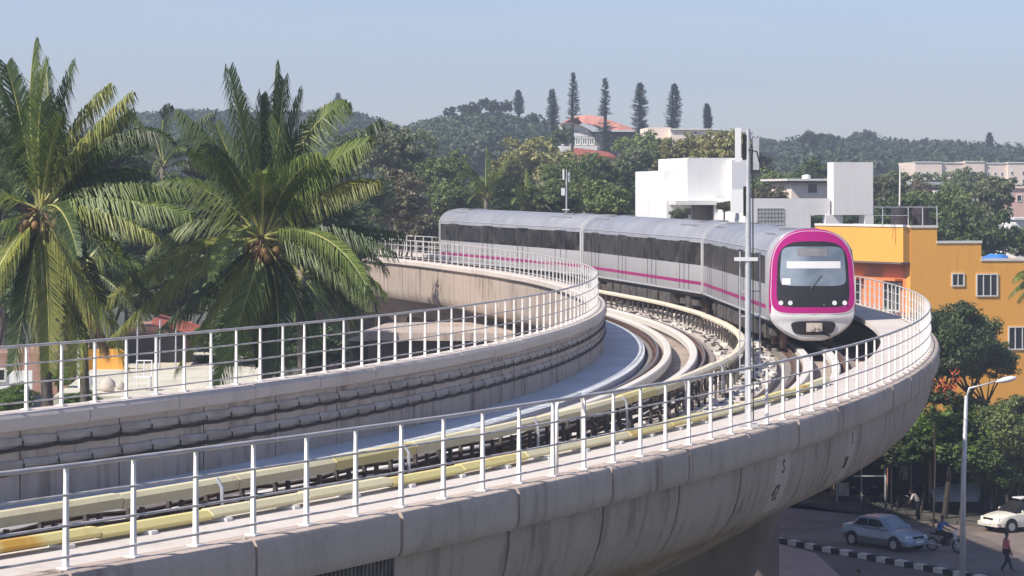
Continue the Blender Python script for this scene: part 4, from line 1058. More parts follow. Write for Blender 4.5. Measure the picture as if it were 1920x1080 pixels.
HR = [(1040, 268), (1150, 262), (1300, 258), (1420, 258), (1470, 262), (1530, 248), (1580, 262), (1620, 250), (1690, 262), (1760, 262), (1850, 266), (1930, 268), (2020, 262)]
HX = [(-120, 235), (0, 240), (140, 250), (240, 255)]
HF = [(560, 262), (640, 258), (700, 226), (800, 224), (1000, 258), (1060, 262)]
hill('left_hill', HL, 380, 520); hill('middle_hill', HM, 330, 430); hill('right_hill', HR, 400, 560); 
wood('hill_wood', 'dense dark wood covering the left hill behind the palms', HL, 400, 520, 260, .5, 'lf_far', 11)
wood('hill_wood', 'dense dark blue green wood covering the middle hill', HM, 345, 430, 300, .38, 'lf_far', 12)
wood('distant_wood', 'hazy wood along the right skyline', HR, 400, 560, 300, .5, 'lf_far', 13)
wood('distant_wood', 'low hazy wood at the left skyline', HX, 400, 520, 200, .55, 'lf_far', 14)
for i, (px, py, wp, D, lab) in enumerate(((845, 199, 26, 430, 'small round tree at the left end of the middle hill crest'), (868, 196, 22, 432, 'small tree second from the left on the middle hill crest'), (887, 190, 34, 430, 'round tree left of the tallest one on the middle hill crest'), (908, 184, 30, 432, 'tallest round tree on the middle hill crest'), (930, 188, 34, 430, 'broad round tree on the middle hill crest'), (950, 188, 28, 432, 'round tree beside the dark conical one on the hill crest'), (1000, 212, 36, 428, 'tree on the right shoulder of the middle hill'), (1020, 222, 26, 426, 'lowest tree on the right shoulder of the middle hill'))):
    tree(px, py, wp, D, 'lf_far', lab, group='trees on the hill crest', hr=.9)
for i, (px, py, wp, D, lab) in enumerate(((1520, 246, 60, 480, 'pale bushy tree on the right skyline above the tall white slab'), (1620, 244, 50, 560, 'hazy round tree sticking out of the right skyline'), (1560, 252, 40, 500, 'hazy tree between the bushy one and the round one on the right skyline'), (1740, 260, 50, 560, 'faint low tree on the right skyline above the peach block'))):
    tree(px, py, wp, D, 'lf_far', lab, group='trees on the right skyline', hr=.8)

# columnar pines
def pine_mesh(seed, h, rw, gap, lean):
    g = random.Random(seed); fo = MB(); z = 0
    zt = h
    tiers = 46
    for k in range(tiers):
        f = k/(tiers-1); z = f*h
        if gap and gap[0] < f < gap[1] and g.random() < .75: continue
        prof = math.sin(math.pi*min(1, (1-f)*.62+.02))**.8 if f > .0 else 1
        prof = (1-f)**.6 if f > .55 else (.45**.6)*(.92+.25*(f/.55))
        r = rw*prof*g.uniform(.78, 1.15)+.08
        nb = 7
        for j in range(nb):
            a = g.uniform(0, 6.28); rr2 = r*g.uniform(.7, 1.1)
            d = Vector((math.cos(a), math.sin(a), 0)); sd_ = Vector((-d.y, d.x, 0))
            b0 = Vector((0, 0, z)); tip = b0+d*rr2+Vector((0, 0, .10*rr2+.05)); w_ = .26+.10*r
            for q in range(6):
                c = b0+(tip-b0)*(q+.7)/6.3; ang = g.uniform(-.7, .7); dd = (d*math.cos(ang)+sd_*math.sin(ang)); s2 = dd.cross(Vector((0, 0, 1)))
                up = Vector((0, 0, g.uniform(.1, .5)))
                fo.face([c-s2*w_*.5, c+dd*w_*.2+up*.3, c+s2*w_*.5, c+dd*w_+up*.6])
    return fo
def pine(px, pyt, pyb, wpx, D, label, gap=None, seed=1, dark=False):
    h = (pyb-pyt)/F*D; zb = zat(pyb, D)
    root = thing('columnar_pine', label, 'pine', (xat(px, D), D, 0), 'columnar pines on the skyline')
    fo = pine_mesh(seed, h, wpx/2/F*D*1.35, gap, 0)
    ln = random.Random(seed*3).uniform(-.045, .045); fo.v = [(a+ln*c*math.sin(c*.35)*.5+ln*c*.6, b, c+zb) for a, b, c in fo.v]
    fo.build('crown', M['lf_pine'], root, local=True, recalc=False)
    mb = MB(); mb.tube([(0, 0, 0), (0, 0, zb+h*.5), (0, 0, zb+h)], [.3, .2, .04], 6); mb.build('trunk', M['bark'], root, local=True)
pine(1037, 170, 250, 24, 330, 'short bluish columnar pine, leftmost beside the hall roof', seed=1)
pine(1073, 140, 285, 25, 320, 'tallest slim pine with bare lower trunk in front of the hall', (.0, .45), seed=2)
pine(1135, 150, 285, 25, 318, 'dark dense pine with a gap in its foliage in front of the salmon roof', (.34, .5), seed=3)
pine(1200, 158, 250, 34, 325, 'broad double tipped pine right of the hall', seed=4)
pine(1261, 160, 252, 30, 322, 'dense dark cone shaped pine standing alone', seed=5)
pine(1327, 197, 245, 16, 360, 'small faint pine, rightmost of the skyline row', seed=6)
pine(973, 171, 215, 22, 430, 'dark conical tree on the middle hill', seed=7)
pine(633, 176, 212, 20, 515, 'small hazy spire tree on the left hill', seed=8)
pine(1855, 250, 275, 14, 540, 'small pointed tree on the far right skyline', seed=9)

# ------------------------------------------------------------------ coconut palms
def frond(P0, P1, P2, P3, seed, mats, parent, lw_=1.0, twist=0, dens=1.0, hang=1.0):
    g = random.Random(seed); n = 22; pts = []
    for i in range(n+1):
        u = i/n; a = (1-u); pts.append(P0*a**3+P1*3*a*a*u+P2*3*a*u*u+P3*u**3)
    L = sum((pts[i+1]-pts[i]).length for i in range(n))
    mb = MB(); mb.mi = 1; mb.tube(pts, [max(.008, .05*(1-i/n)**.8) for i in range(n+1)], 5, False)
    mb.mi = 0; m = int(L/.036*dens)
    for i in range(m):
        u = .14+.86*i/m; x = u*n; k = min(n-1, int(x)); p = pts[k].lerp(pts[k+1], x-k); T = (pts[min(n, k+1)]-pts[max(0, k-1)]).normalized()
        sv = T.cross(Vector((0, 0, 1)))
        if sv.length < .15: sv = T.cross(Vector((.3, 1, 0)))
        sv.normalize(); up = sv.cross(T).normalized()
        c_, s_ = math.cos(twist), math.sin(twist); sv, up = sv*c_+up*s_, up*c_-sv*s_
        ll = lw_*(.30+.70*math.sin(math.pi*min(1, .12+u*.86))**.7)*g.uniform(.85, 1.1)
        for sg in (-1, 1):
            d = (T*.85+sv*sg*.66+up*.22+Vector((g.uniform(-.09, .09),)*3)).normalized()
            q1 = p+d*ll*.42; dr = g.uniform(.8, 2.1)*hang*(.6+.8*u); d2 = (d*.8+Vector((0, 0, -dr))).normalized(); q2 = q1+d2*ll*.60
            wv = T*.0195*lw_**.3
            mb.face([p-wv, p+wv, q1+wv, q1-wv]); mb.face([q1-wv, q1+wv, q2])
    mb.build('frond', mats, parent, recalc=False)
def palm(px, py, D, label, fl, seed, trunk_px, group='coconut palms beyond the inner parapet', nuts=True, autof=0, fr=4.2):
    C = at(px, py, D); B = Vector((xat(trunk_px, D), D+.5, 0))
    root = thing('coconut_palm', label, 'palm', B, group); g = random.Random(seed)
    mb = MB(); mb.tube([B, B.lerp(C, .4)+Vector((.15, 0, 0)), B.lerp(C, .8), C-Vector((0, 0, .3)), C+Vector((0, 0, .25))], [.26, .17, .14, .15, .10], 10); mb.build('trunk', M['palmbark'], root, smooth=2)
    for i, f in enumerate(fl):
        mx, my, tx, ty, dep = f[:5]; kind = f[5] if len(f) > 5 else 0; tw = f[6] if len(f) > 6 else g.uniform(-.5, .5)
        P3 = at(tx, ty, D); P3.y += dep; Mi = at(mx, my, D); Mi.y += dep*.55
        P1 = C.lerp(Mi, .62); P1 += (Mi-C)*.12; P2 = Mi+(P3-C)*.12
        ln = (P3-C).length
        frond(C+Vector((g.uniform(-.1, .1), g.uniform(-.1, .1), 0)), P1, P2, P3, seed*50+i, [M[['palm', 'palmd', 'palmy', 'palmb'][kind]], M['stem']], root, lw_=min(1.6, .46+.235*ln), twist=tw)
    for i in range(autof):
        a = g.uniform(0, 6.28); el = g.uniform(-.5, 1.15); d = Vector((math.cos(a)*math.cos(el), math.sin(a)*math.cos(el), math.sin(el)))
        L = fr*g.uniform(.75, 1.05); P3 = C+d*L+Vector((0, 0, -L*.28)); P1 = C+d*L*.38+Vector((0, 0, .1*L)); P2 = C+d*L*.75+Vector((0, 0, .02*L))
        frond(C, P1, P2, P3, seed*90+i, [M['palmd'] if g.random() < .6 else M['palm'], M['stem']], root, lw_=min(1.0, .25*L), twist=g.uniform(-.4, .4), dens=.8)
    if nuts:
        for i in range(9):
            p = C+Vector((g.uniform(-.45, .45), g.uniform(-.5, .1), g.uniform(-.6, -.1))); r = g.uniform(.10, .14); mb = MB()
            mb.loft([[p+Vector((math.cos(q*.785)*r*math.sin(j*.52+.03), math.sin(q*.785)*r*math.sin(j*.52+.03), -r*1.2*math.cos(j*.52+.03))) for q in range(8)] for j in range(7)]); mb.build('coconut', M['coco'], root, smooth=2)
        mb = MB()
        for i in range(60):
            a = g.uniform(0, 6.28); p = C+Vector((math.cos(a)*.12, math.sin(a)*.12, g.uniform(-.3, .1))); q = p+Vector((math.cos(a)*g.uniform(.2, .6), math.sin(a)*g.uniform(.2, .6), g.uniform(-.9, .2)))
            mb.tube([p, q], [.035, .008], 4, False)
        mb.build('fibre', M['fib'], root)
# right palm: (mid px,py, tip px,py, depth offset, kind, twist)
palm(492, 446, 70, 'coconut palm in the middle with tall upright central fronds', [
 (505, 290, 515, 122, .3, 1, 1.2), (520, 300, 535, 150, -.4, 1, -1.2), (470, 300, 433, 132, -.5, 0, .9), (560, 250, 640, 195, .8, 0, -.3), (545, 300, 600, 205, 1.5, 0, .5),
 (600, 330, 705, 235, .4, 1, .3), (590, 320, 690, 270, -1.2, 0, -.6), (610, 360, 702, 345, -1.0, 2, -.3), (590, 430, 745, 440, .5, 1, .1), (600, 420, 735, 470, -1.5, 1, .2),
 (600, 455, 700, 560, -1.6, 0, -.2), (620, 470, 715, 545, -.3, 0, .1), (560, 540, 600, 660, -1.0, 1, 0), (530, 560, 520, 700, -.8, 1, .2), (440, 540, 350, 680, -1.2, 2, -.2), (500, 560, 540, 690, -.3, 3, .2), (470, 540, 455, 650, .3, 3, 0), (540, 540, 585, 640, .2, 3, .3), (470, 560, 420, 715, -1.6, 0, .3), (455, 520, 440, 660, -.2, 2, -.3), 
 (370, 455, 222, 555, -1.0, 2, .2), (390, 480, 215, 640, -1.3, 2, -.1), (400, 400, 280, 470, .8, 0, 0), (400, 350, 290, 345, .9, 0, .2), (420, 300, 330, 215, 1.0, 1, -.3), (440, 330, 370, 290, -.8, 0, .5), (450, 350, 395, 230, 1.2, 1, .6),
 (500, 560, 480, 690, 1.4, 1, 0), (560, 400, 640, 400, 2, 1, 0), (540, 330, 610, 300, -1.6, 0, .8), (530, 300, 560, 170, 1.2, 1, 1.0), (480, 300, 480, 175, 1.4, 1, -1.0), (610, 520, 660, 610, .6, 1, .1), (410, 530, 300, 620, .8, 1, 0)], 3, 505, autof=9, fr=4.4)
# left palm
palm(78, 395, 66, 'coconut palm at the left edge with fronds reaching above the skyline', [
 (50, 220, 62, 80, .2, 0, 1.0), (70, 240, 95, 118, -.4, 0, -.8), (40, 230, 8, 120, .3, 1, .8), (100, 240, 128, 118, .8, 1, .3), (20, 280, -60, 190, 0, 1, .2), (120, 260, 200, 165, .6, 2, .4), (140, 300, 248, 182, -.3, 2, .1),
 (120, 330, 215, 250, 1.0, 1, -.3), (160, 330, 265, 320, .5, 1, 0), (180, 350, 345, 360, -.6, 0, .1), (180, 365, 360, 400, -1.2, 0, -.2), (175, 390, 300, 440, -1.5, 2, .1), (160, 400, 250, 500, -1.3, 0, 0), (130, 480, 190, 600, -1.0, 2, .2),
 (100, 520, 110, 690, -1.3, 2, .1), (90, 500, 120, 640, .2, 3, .2), (60, 500, 30, 620, .3, 3, 0), (150, 560, 195, 650, -.2, 3, .1), (60, 520, 40, 690, -1.0, 1, 0), (20, 480, -30, 620, -.8, 0, .2), (10, 420, -90, 500, -1.0, 0, 0), (0, 360, -110, 380, 0, 0, .1), (30, 460, -10, 560, -1.6, 2, .2), (140, 470, 175, 570, 1.2, 1, 0), (90, 500, 150, 640, .8, 1, .2), (60, 300, 20, 230, 1.4, 0, .5), (100, 290, 130, 220, -1.4, 0, -.4), (85, 240, 70, 130, 1.3, 1, 1), (30, 260, -20, 150, 1.0, 1, -.6), (170, 420, 260, 560, 1.2, 1, 0), (150, 300, 230, 210, 1.6, 1, .6)], 4, 95, autof=7, fr=4.6)
palm(305, 315, 128, 'smaller palm between the two large palms', [(300, 230, 318, 200, 0, 1, .6), (270, 250, 235, 205, .6, 0, 0), (350, 250, 400, 215, -.5, 1, .2), (260, 300, 215, 300, -.4, 0, 0), (355, 300, 420, 330, -.6, 0, .2), (280, 350, 255, 400, -.6, 0, 0), (335, 350, 370, 400, -.6, 0, 0)], 6, 305, autof=14, fr=3.4, nuts=False)
palm(912, 375, 150, 'small upright palm above the rear carriage, left of its pair', [(910, 330, 912, 278, 0, 1, 1), (895, 335, 870, 300, 0, 0, 0), (930, 335, 955, 295, 0, 0, 0)], 7, 912, autof=16, fr=3.0, nuts=False)
palm(985, 385, 150, 'small palm with spreading fronds above the middle carriage, right of its pair', [(985, 350, 985, 318, 0, 0, 1), (1000, 350, 1030, 340, 0, 0, 0)], 8, 985, autof=15, fr=2.4, nuts=False)
palm(835, 392, 172, 'low palm just behind the rear end of the train', [(800, 345, 760, 350, 0, 0, 0)], 9, 835, autof=12, fr=2.6, nuts=False)
palm(1955, 545, 116, 'palm frond tips poking in at the right edge before the orange wall', [(1935, 520, 1895, 555, 0, 0, 0), (1930, 505, 1900, 525, -.5, 2, 0)], 10, 1960, autof=12, fr=1.7, nuts=False)
palm(155, 505, 74, 'lower palm crown below the left palm', [(210, 470, 290, 520, -.5, 0, 0), (120, 480, 60, 560, -.4, 0, 0), (190, 560, 240, 690, -.5, 2, 0), (110, 560, 90, 680, -.4, 0, 0), (150, 580, 150, 700, -.7, 2, 0)], 12, 160, autof=14, fr=2.6, nuts=False)
palm(565, 520, 84, 'dark palm crown hidden low behind the right palm', [(620, 480, 690, 500, -.5, 1, 0), (600, 560, 650, 640, -.4, 1, 0), (530, 560, 500, 650, -.4, 1, 0)], 13, 565, autof=12, fr=2.6, nuts=False)
# low bushes on the terrace behind the left railing
def bush(px, py, wpx, D, matk, label, hr=.7):
    rx = wpx/2/F*D; p = Vector((xat(px, D), D, zat(py, D)-rx*hr*1.7)); root = thing('bush', label, 'bush', p, 'bushes behind the left railing')
    c = bpy.data.objects.new('foliage', crown_for(int(px) % 4, matk, True)); col.objects.link(c); c.parent = root; c.location = (0, 0, rx*hr*.9); c.scale = (rx, rx, rx*hr/.8)
    mb = MB(); mb.tube([(0, 0, -p.z), (0, 0, rx*hr)], .05, 6); mb.build('stem', M['bark'], root, local=True)
bush(25, 722, 90, 86, 'lf_bright', 'bright green bush at the left edge behind the railing'); bush(110, 690, 60, 88, 'lf_bright', 'yellow green bush between the first railing posts'); bush(150, 735, 80, 84, 'lf_bright', 'low green bush beside the white sacks', .5)
bush(1358, 378, 34, 160, 'lf_brown', 'dry potted shrub on the white balcony'); bush(1275, 392, 40, 158, 'lf_grey', 'wispy plant in front of the white house base')

# ------------------------------------------------------------------ street scene at lower right
def gp(px, py): D = CAMZ*F/(py-YH); return Vector(((px-960)/F*D, D, 0))
# street lamp
lp = Vector((xat(1804, 98), 98, 0)); sl = thing('street_lamp', 'tall grey street lamp with curved arm at the lower right', 'street lamp', lp)
mb = MB(); mb.tube([lp, lp+Vector((.05, 0, 5)), lp+Vector((.16, 0, zat(742, 98)))], [.13, .10, .07], 10); mb.build('pole', M['galv'], sl, smooth=2)
mb = MB(); mb.tube([lp+Vector((.14, 0, zat(752, 98))), lp+Vector((.28, 0, zat(728, 98))), lp+Vector((.8, 0, zat(722, 98))), lp+Vector((1.45, 0, zat(713, 98)))], [.06, .045, .035, .035], 8); mb.build('arm', M['galv'], sl, smooth=2)
mb = MB(); e = lp+Vector((1.3, 0, zat(716, 98))); ax = Vector((.97, 0, .2)).normalized()
R = []
for j, (q, r) in enumerate(((0, .04), (.12, .10), (.35, .15), (.6, .15), (.78, .08), (.84, .01))):
    c = e+ax*q; R.append([c+Vector((0, math.cos(k*.785)*r*1.1, 0))+Vector((-.2, 0, .97))*math.sin(k*.785)*r*.75 for k in range(8)])
mb.loft(R); mb.build('lamp_head', M['white'], sl, smooth=2)

# ---- cars
def make_car(name, label, loc, ang, paint, low, kind='sedan'):
    root = thing(name, label, 'car', loc, None, ang)
    L = 4.15; hwid = .80
    # stations along x (front +): (x, z_bottom, z_shoulder, half width)
    st = [(-2.07, .50, .70, .58), (-2.02, .36, .92, .70), (-1.85, .28, .97, .76), (-1.3, .24, .98, .80), (-.6, .22, .93, .82), (.2, .22, .90, .82), (.85, .24, .90, .81), (1.35, .26, .84, .79), (1.75, .28, .76, .76), (1.98, .32, .66, .68), (2.07, .40, .56, .56)]
    mb = MB(); R = []
    for (x, zb, zt, hw) in st:
        mz = zb+(zt-zb)*.55
        R.append([(x, -hw*.92, zb), (x, -hw, mz-.1), (x, -hw*.99, mz), (x, -hw*.93, zt-.06), (x, -hw*.80, zt), (x, 0, zt+.03), (x, hw*.80, zt), (x, hw*.93, zt-.06), (x, hw*.99, mz), (x, hw, mz-.1), (x, hw*.92, zb)])
    mb.loft(R); body = mb.build('body', paint, root, local=True, smooth=True)
    mb = MB()
    for sg in (-1, 1):
        mb.loft([[(x, sg*(hw+.004), zb+.02), (x, sg*(hw+.016), zb+(zt-zb)*.40), (x, sg*(hw-.05), zb+(zt-zb)*.40), (x, sg*(hw-.05), zb+.02)] for (x, zb, zt, hw) in st[2:9]])
    mb.build('lower_panel', low, root, local=True)
    # greenhouse
    cv = kind == 'cabrio'
    if not cv:
        mb = MB()
        bl = [(-1.42, .76), (-1.15, .77), (.55, .77), (.98, .74)]; tl = [(-.98, .58), (-.75, .62), (.05, .62), (.22, .58)]
        G = [[(x, -w_*s, z) for (x, w_), z in ((bl[0], .95), (tl[0], 1.36), (tl[1], 1.41), (tl[2], 1.42), (tl[3], 1.37), (bl[3], .90))] for s in (1, .5, 0, -.5, -1)]
        for gq in G[1:4]:
            for i in (1, 2, 3, 4): gq[i] = (gq[i][0], gq[i][1], gq[i][2]+.03)
        mb.loft(G); gh = mb.build('cabin', paint, root, local=True, smooth=True)
        def q(a, b, t, off=.012):   # side panel point: a along bottom, b along top
            return None
        for sg in (-1, 1):
            for (xa, xb, ta, tb) in ((-1.22, -.42, -.88, -.42), (-.36, .40, -.36, .06), (.46, .72, .10, .16)):
                mb = MB(); y0, y1 = sg*.772, sg*.628
                def P(xbm, xtp, f): 
                    x = xbm+(xtp-xbm)*f; z = .95+(1.37-.95)*f; yy = (.775+(.612-.775)*f+.012)*sg; return (x, yy, z)
                mb.face([P(xa, ta, .10), P(xb, tb, .10), P(xb, tb, .86), P(xa, ta, .86)]); mb.build('side_window', M['glass'], gh, local=True)
        mb = MB(); mb.face([(.93, -.62, .955), (.93, .62, .955), (.285, .50, 1.37), (.285, -.50, 1.37)]); mb.build('windscreen', M['screen'], gh, local=True)
        mb = MB(); mb.face([(-1.42, -.60, 1.0), (-1.42, .60, 1.0), (-1.03, .50, 1.36), (-1.03, -.50, 1.36)]); mb.build('rear_window', M['glass'], gh, local=True)
    else:
        mb = MB(); mb.loft([[(x, -w_, z0), (x, w_, z0), (x, w_*.9, z1), (x, -w_*.9, z1)] for x, w_, z0, z1 in ((-1.5, .7, .9, 1.05), (-1.0, .72, .9, 1.30), (-.3, .7, .9, 1.38), (.3, .66, .9, 1.34), (.95, .7, .9, .95))]); gh = mb.build('soft_top', M['black'], root, local=True, smooth=True)
        mb = MB(); mb.tube([(0.1, 0, 1.36), (.1, 0, 1.5)], .03, 6); mb.box(-.3, .3, -.35, .35, 1.5, 1.55); mb.build('roof_rack', M['white'], root, local=True)
    for x in (-1.28, 1.28):
        for sg in (-1, 1):
            mb = MB(); mb.tube([(x, sg*.66, .30), (x, sg*.835, .30)], .305, 20); wh = mb.build('wheel', M['tyre'], root, local=True, smooth=True)
            mb = MB(); mb.tube([(x, sg*.83, .30), (x, sg*.85, .30)], .19, 14); mb.build('rim', M['rim'], wh, local=True)
            mb = MB(); mb.tube([(x, sg*.80, .34), (x, sg*.829, .34)], .36, 20); mb.build('wheel_arch', M['black'], root, local=True)
    for sg in (-1, 1):
        mb = MB(); mb.loft([[(1.99, sg*.38, .60), (1.90, sg*.66, .60), (1.84, sg*.66, .72), (1.93, sg*.38, .71)], [(2.035, sg*.38, .58), (1.96, sg*.68, .58), (1.90, sg*.68, .71), (1.98, sg*.38, .70)]]); mb.build('headlight', M['lamp'], root, local=True)
        mb = MB(); mb.box(-2.08, -2.0, sg*.58-.1, sg*.58+.1, .72, .86); mb.build('tail_light', M['tile'], root, local=True)
        mb = MB(); mb.box(.55, .68, sg*.86-.06, sg*.86+.06, .93, 1.03); mb.build('mirror', paint, root, local=True)
    mb = MB(); mb.box(2.0, 2.055, -.34, .34, .57, .69); mb.build('grille', M['black'], root, local=True)
    mb = MB(); mb.loft([[(1.95, s*.74, .30), (2.06+.05*(1-abs(s)), s*.74, .30), (2.08+.05*(1-abs(s)), s*.74, .47), (1.97, s*.74, .49)] for s in (-1, -.5, 0, .5, 1)]); bmp = mb.build('bumper', paint, root, local=True, smooth=True)
    mb = MB(); mb.box(2.12, 2.135, -.25, .25, .40, .51); mb.build('number_plate', M['white'], root, local=True)
    return root
ha = math.atan2(H.y, H.x)
make_car('parked_car', 'silver blue saloon car with grey lower doors on the road beside the striped kerb', gp(1659, 1026)+Vector((0, 0, .01)), ha+.12, M['car_blue'], M['car_low'])
make_car('white_car', 'cream white car with dark roof entering at the right edge', Vector((xat(1916, 121), 121, .01)), R_(-152), M['car_white'], M['car_white'], 'cabrio')

# ---- people
def skin_obj(name, joints, edges, mat, parent, sub=2):
    me = bpy.data.meshes.new(name); me.from_pydata([j[:3] for j in joints], edges, []); o = bpy.data.objects.new(name, me); col.objects.link(o)
    m = o.modifiers.new('s', 'SKIN'); m.use_smooth_shade = True
    for i, j in enumerate(joints):
        me.skin_vertices[0].data[i].radius = (j[3], j[4] if len(j) > 4 else j[3])
    me.skin_vertices[0].data[0].use_root = True
    ss = o.modifiers.new('d', 'SUBSURF'); ss.levels = sub; ss.render_levels = sub
    bpy.context.view_layer.update(); dg = bpy.context.evaluated_depsgraph_get(); m2 = bpy.data.meshes.new_from_object(o.evaluated_get(dg)); bpy.data.objects.remove(o)
    m2.materials.clear(); m2.materials.append(mat); m2.name = name
    r = bpy.data.objects.new(name, m2); col.objects.link(r); r.parent = parent; ORG[r.name] = ORG[parent.name]; return r
def person(label, loc, rz, pose, shirt, trouser, group=None):
    root = thing('person', label, 'person', loc, group, rz)
    # facing +x. pose: dict of joints
    J = dict(pel=(0, 0, .93), ch=(0, 0, 1.22), nk=(0, 0, 1.45), hd=(.02, 0, 1.58), tp=(.01, 0, 1.70), shl=(0, .19, 1.40), shr=(0, -.19, 1.40), ell=(-.05, .25, 1.12), elr=(.03, -.25, 1.12), hal=(-.02, .27, .86), har=(.12, -.26, .88),
             hil=(0, .09, .90), hir=(0, -.09, .90), knl=(.15, .10, .50), knr=(-.02, -.10, .50), anl=(.28, .10, .09), anr=(-.26, -.10, .13), tol=(.44, .10, .04), tor=(-.13, -.10, .04))
    J.update(pose); K = lambda k, *r: (*J[k], *r)
    body = skin_obj('body', [K('pel', .12, .10), K('ch', .13, .10), K('nk', .05), K('hd', .078, .085), K('tp', .06), K('shl', .06), K('ell', .038), K('hal', .028), K('shr', .06), K('elr', .038), K('har', .028), K('hil', .085), K('knl', .055), K('anl', .038), K('tol', .035), K('hir', .085), K('knr', .055), K('anr', .038), K('tor', .035)],
             [(0, 1), (1, 2), (2, 3), (3, 4), (1, 5), (5, 6), (6, 7), (1, 8), (8, 9), (9, 10), (0, 11), (11, 12), (12, 13), (13, 14), (0, 15), (15, 16), (16, 17), (17, 18)], M['skin'], root)
    mid = tuple((Vector(J['shl'])+Vector(J['ell']))*.5+Vector((0, 0, -.03))); midr = tuple((Vector(J['shr'])+Vector(J['elr']))*.5+Vector((0, 0, -.03)))
    skin_obj('shirt', [K('pel', .145, .125), K('ch', .155, .125), ((J['ch'][0]+J['nk'][0])/2, (J['ch'][1]+J['nk'][1])/2, J['nk'][2]-.05, .10), K('shl', .075), (*mid, .062), K('ell', .05), K('shr', .075), (*midr, .062), K('elr', .05)], [(0, 1), (1, 2), (1, 3), (3, 4), (4, 5), (1, 6), (6, 7), (7, 8)], shirt, body)
    pz = list(J['pel']); skin_obj('trousers', [K('pel', .14, .12), K('hil', .10), K('knl', .072), K('anl', .058), K('hir', .10), K('knr', .072), K('anr', .058)], [(0, 1), (1, 2), (2, 3), (0, 4), (4, 5), (5, 6)], trouser, body)
    h = Vector(J['hd']); hp = h+Vector((-.015, 0, .05))
    mb = MB(); mb.loft([[hp+Vector((math.cos(q*.628)*.092*math.sin(a), math.sin(q*.628)*.085*math.sin(a), .105*math.cos(a)-.01)) for q in range(10)] for a in (.05, .5, .95, 1.35, 1.7)]); mb.build('hair', M['hair'], body, local=True, smooth=2)
    mb = MB(); mb.loft([[h+Vector((.07+q, 0, z)) for q, z in ((.0, .03), (.03, -.01), (.0, -.02))], [h+Vector((.07, .012, -.0))]*3]); mb.build('nose', M['skin'], body, local=True)
    for f, (ha_, el_) in enumerate((('hal', 'ell'), ('har', 'elr'))):
        p = Vector(J[ha_]); d = (p-Vector(J[el_])).normalized(); mb = MB()
        mb.tube([p, p+d*.05, p+d*.09], [.03, .038, .03], 8)
        for q in range(4):
            o_ = Vector((.024*(q-1.5), 0, 0)); ln = (.07, .08, .075, .06)[q]; mb.tube([p+d*.08+o_, p+d*(.08+ln*.5)+o_+Vector((.004, 0, 0)), p+d*(.08+ln)+o_+Vector((.012, 0, 0))], [.0095, .0085, .007], 5)
        mb.tube([p+d*.03+Vector((.03, 0, 0)), p+d*.07+Vector((.055, 0, 0))], [.011, .008], 5); mb.build('hand', M['skin'], body, local=True, smooth=2)
    return root
person('man in pink shirt and dark trousers striding on the road at lower right', gp(1887, 1074)+Vector((0, 0, .02)), R_(8), {}, M['cloth_pink'], M['cloth_dark'])
person('man with pale shirt bending over beside the dark stalls', gp(1722, 984)+Vector((0, 0, .16)), R_(160), dict(ch=(.12, 0, 1.18), nk=(.30, 0, 1.34), hd=(.40, 0, 1.40), tp=(.47, 0, 1.46), shl=(.22, .2, 1.30), shr=(.22, -.2, 1.30), ell=(.34, .24, 1.05), elr=(.34, -.24, 1.05), hal=(.46, .2, .85), har=(.48, -.2, .85), knl=(.06, .1, .5), anl=(.02, .1, .09), tol=(.2, .1, .04), knr=(.02, -.1, .5), anr=(-.05, -.1, .09), tor=(.12, -.1, .04)), M['cloth_white'], M['cloth_dark'])
person('dark haired pedestrian whose head shows at the bottom edge near the striped kerb', Vector((xat(1610, 96.5), 96.5, .02)), R_(120), {}, M['cloth_white'], M['cloth_dark'])
# ---- motorcycle and rider
mp_ = gp(1772, 1036)+Vector((0, 0, .02)); mr = R_(-38)
mc = thing('motorcycle', 'dark motorcycle carrying a rider in blue on the road', 'motorcycle', mp_, None, mr)
for x in (-.65, .65):
    mb = MB(); n = 20; R = []
    for i in range(n+1):
        a = i/n*2*math.pi; c = Vector((x+math.cos(a)*.27, 0, .31+math.sin(a)*.27)); rad = Vector((math.cos(a), 0, math.sin(a))); R.append([c+rad*.045*math.cos(q*1.047)+Vector((0, .045*math.sin(q*1.047), 0)) for q in range(6)])
    mb.loft(R, False); wh = mb.build('wheel', M['tyre'], mc, local=True, smooth=2)
    mb = MB(); mb.tube([(x, -.05, .31), (x, .05, .31)], .07, 10)
    for i in range(6): a = i*math.pi/3; mb.tube([(x, 0, .31), (x+math.cos(a)*.25, 0, .31+math.sin(a)*.25)], .01, 4)
    mb.build('spokes', M['rim'], wh, local=True)
mb = MB(); mb.tube([(.65, .07, .31), (.50, .07, .75), (.42, .07, .95)], .025, 6); mb.tube([(.65, -.07, .31), (.50, -.07, .75), (.42, -.07, .95)], .025, 6); mb.tube([(.42, -.33, 1.02), (.45, 0, .96), (.42, .33, 1.02)], .016, 6); mb.build('fork', M['galv'], mc, local=True)
mb = MB(); mb.tube([(.42, 0, .8), (.1, 0, .45), (-.2, 0, .4), (-.65, 0, .31)], .035, 6); mb.box(-.2, .22, -.13, .13, .28, .58); mb.build('engine', M['under'], mc, local=True)
mb = MB(); mb.loft([[(x, math.cos(q*.785)*w_, z+math.sin(q*.785)*h_) for q in range(8)] for x, w_, z, h_ in ((-.05, .06, .74, .05), (.05, .13, .77, .11), (.25, .14, .80, .12), (.40, .07, .80, .07))]); mb.build('fuel_tank', M['black'], mc, local=True, smooth=2)
mb = MB(); mb.loft([[(x, math.cos(q*.785)*w_, z+math.sin(q*.785)*.05) for q in range(8)] for x, w_, z in ((-.75, .06, .82), (-.55, .13, .79), (-.1, .12, .76), (0, .07, .78))]); mb.build('seat', M['black'], mc, local=True, smooth=2)
mb = MB(); mb.tube([(.50, 0, .86), (.58, 0, .86)], [.09, .08], 12); mb.build('headlight', M['lamp'], mc, local=True)
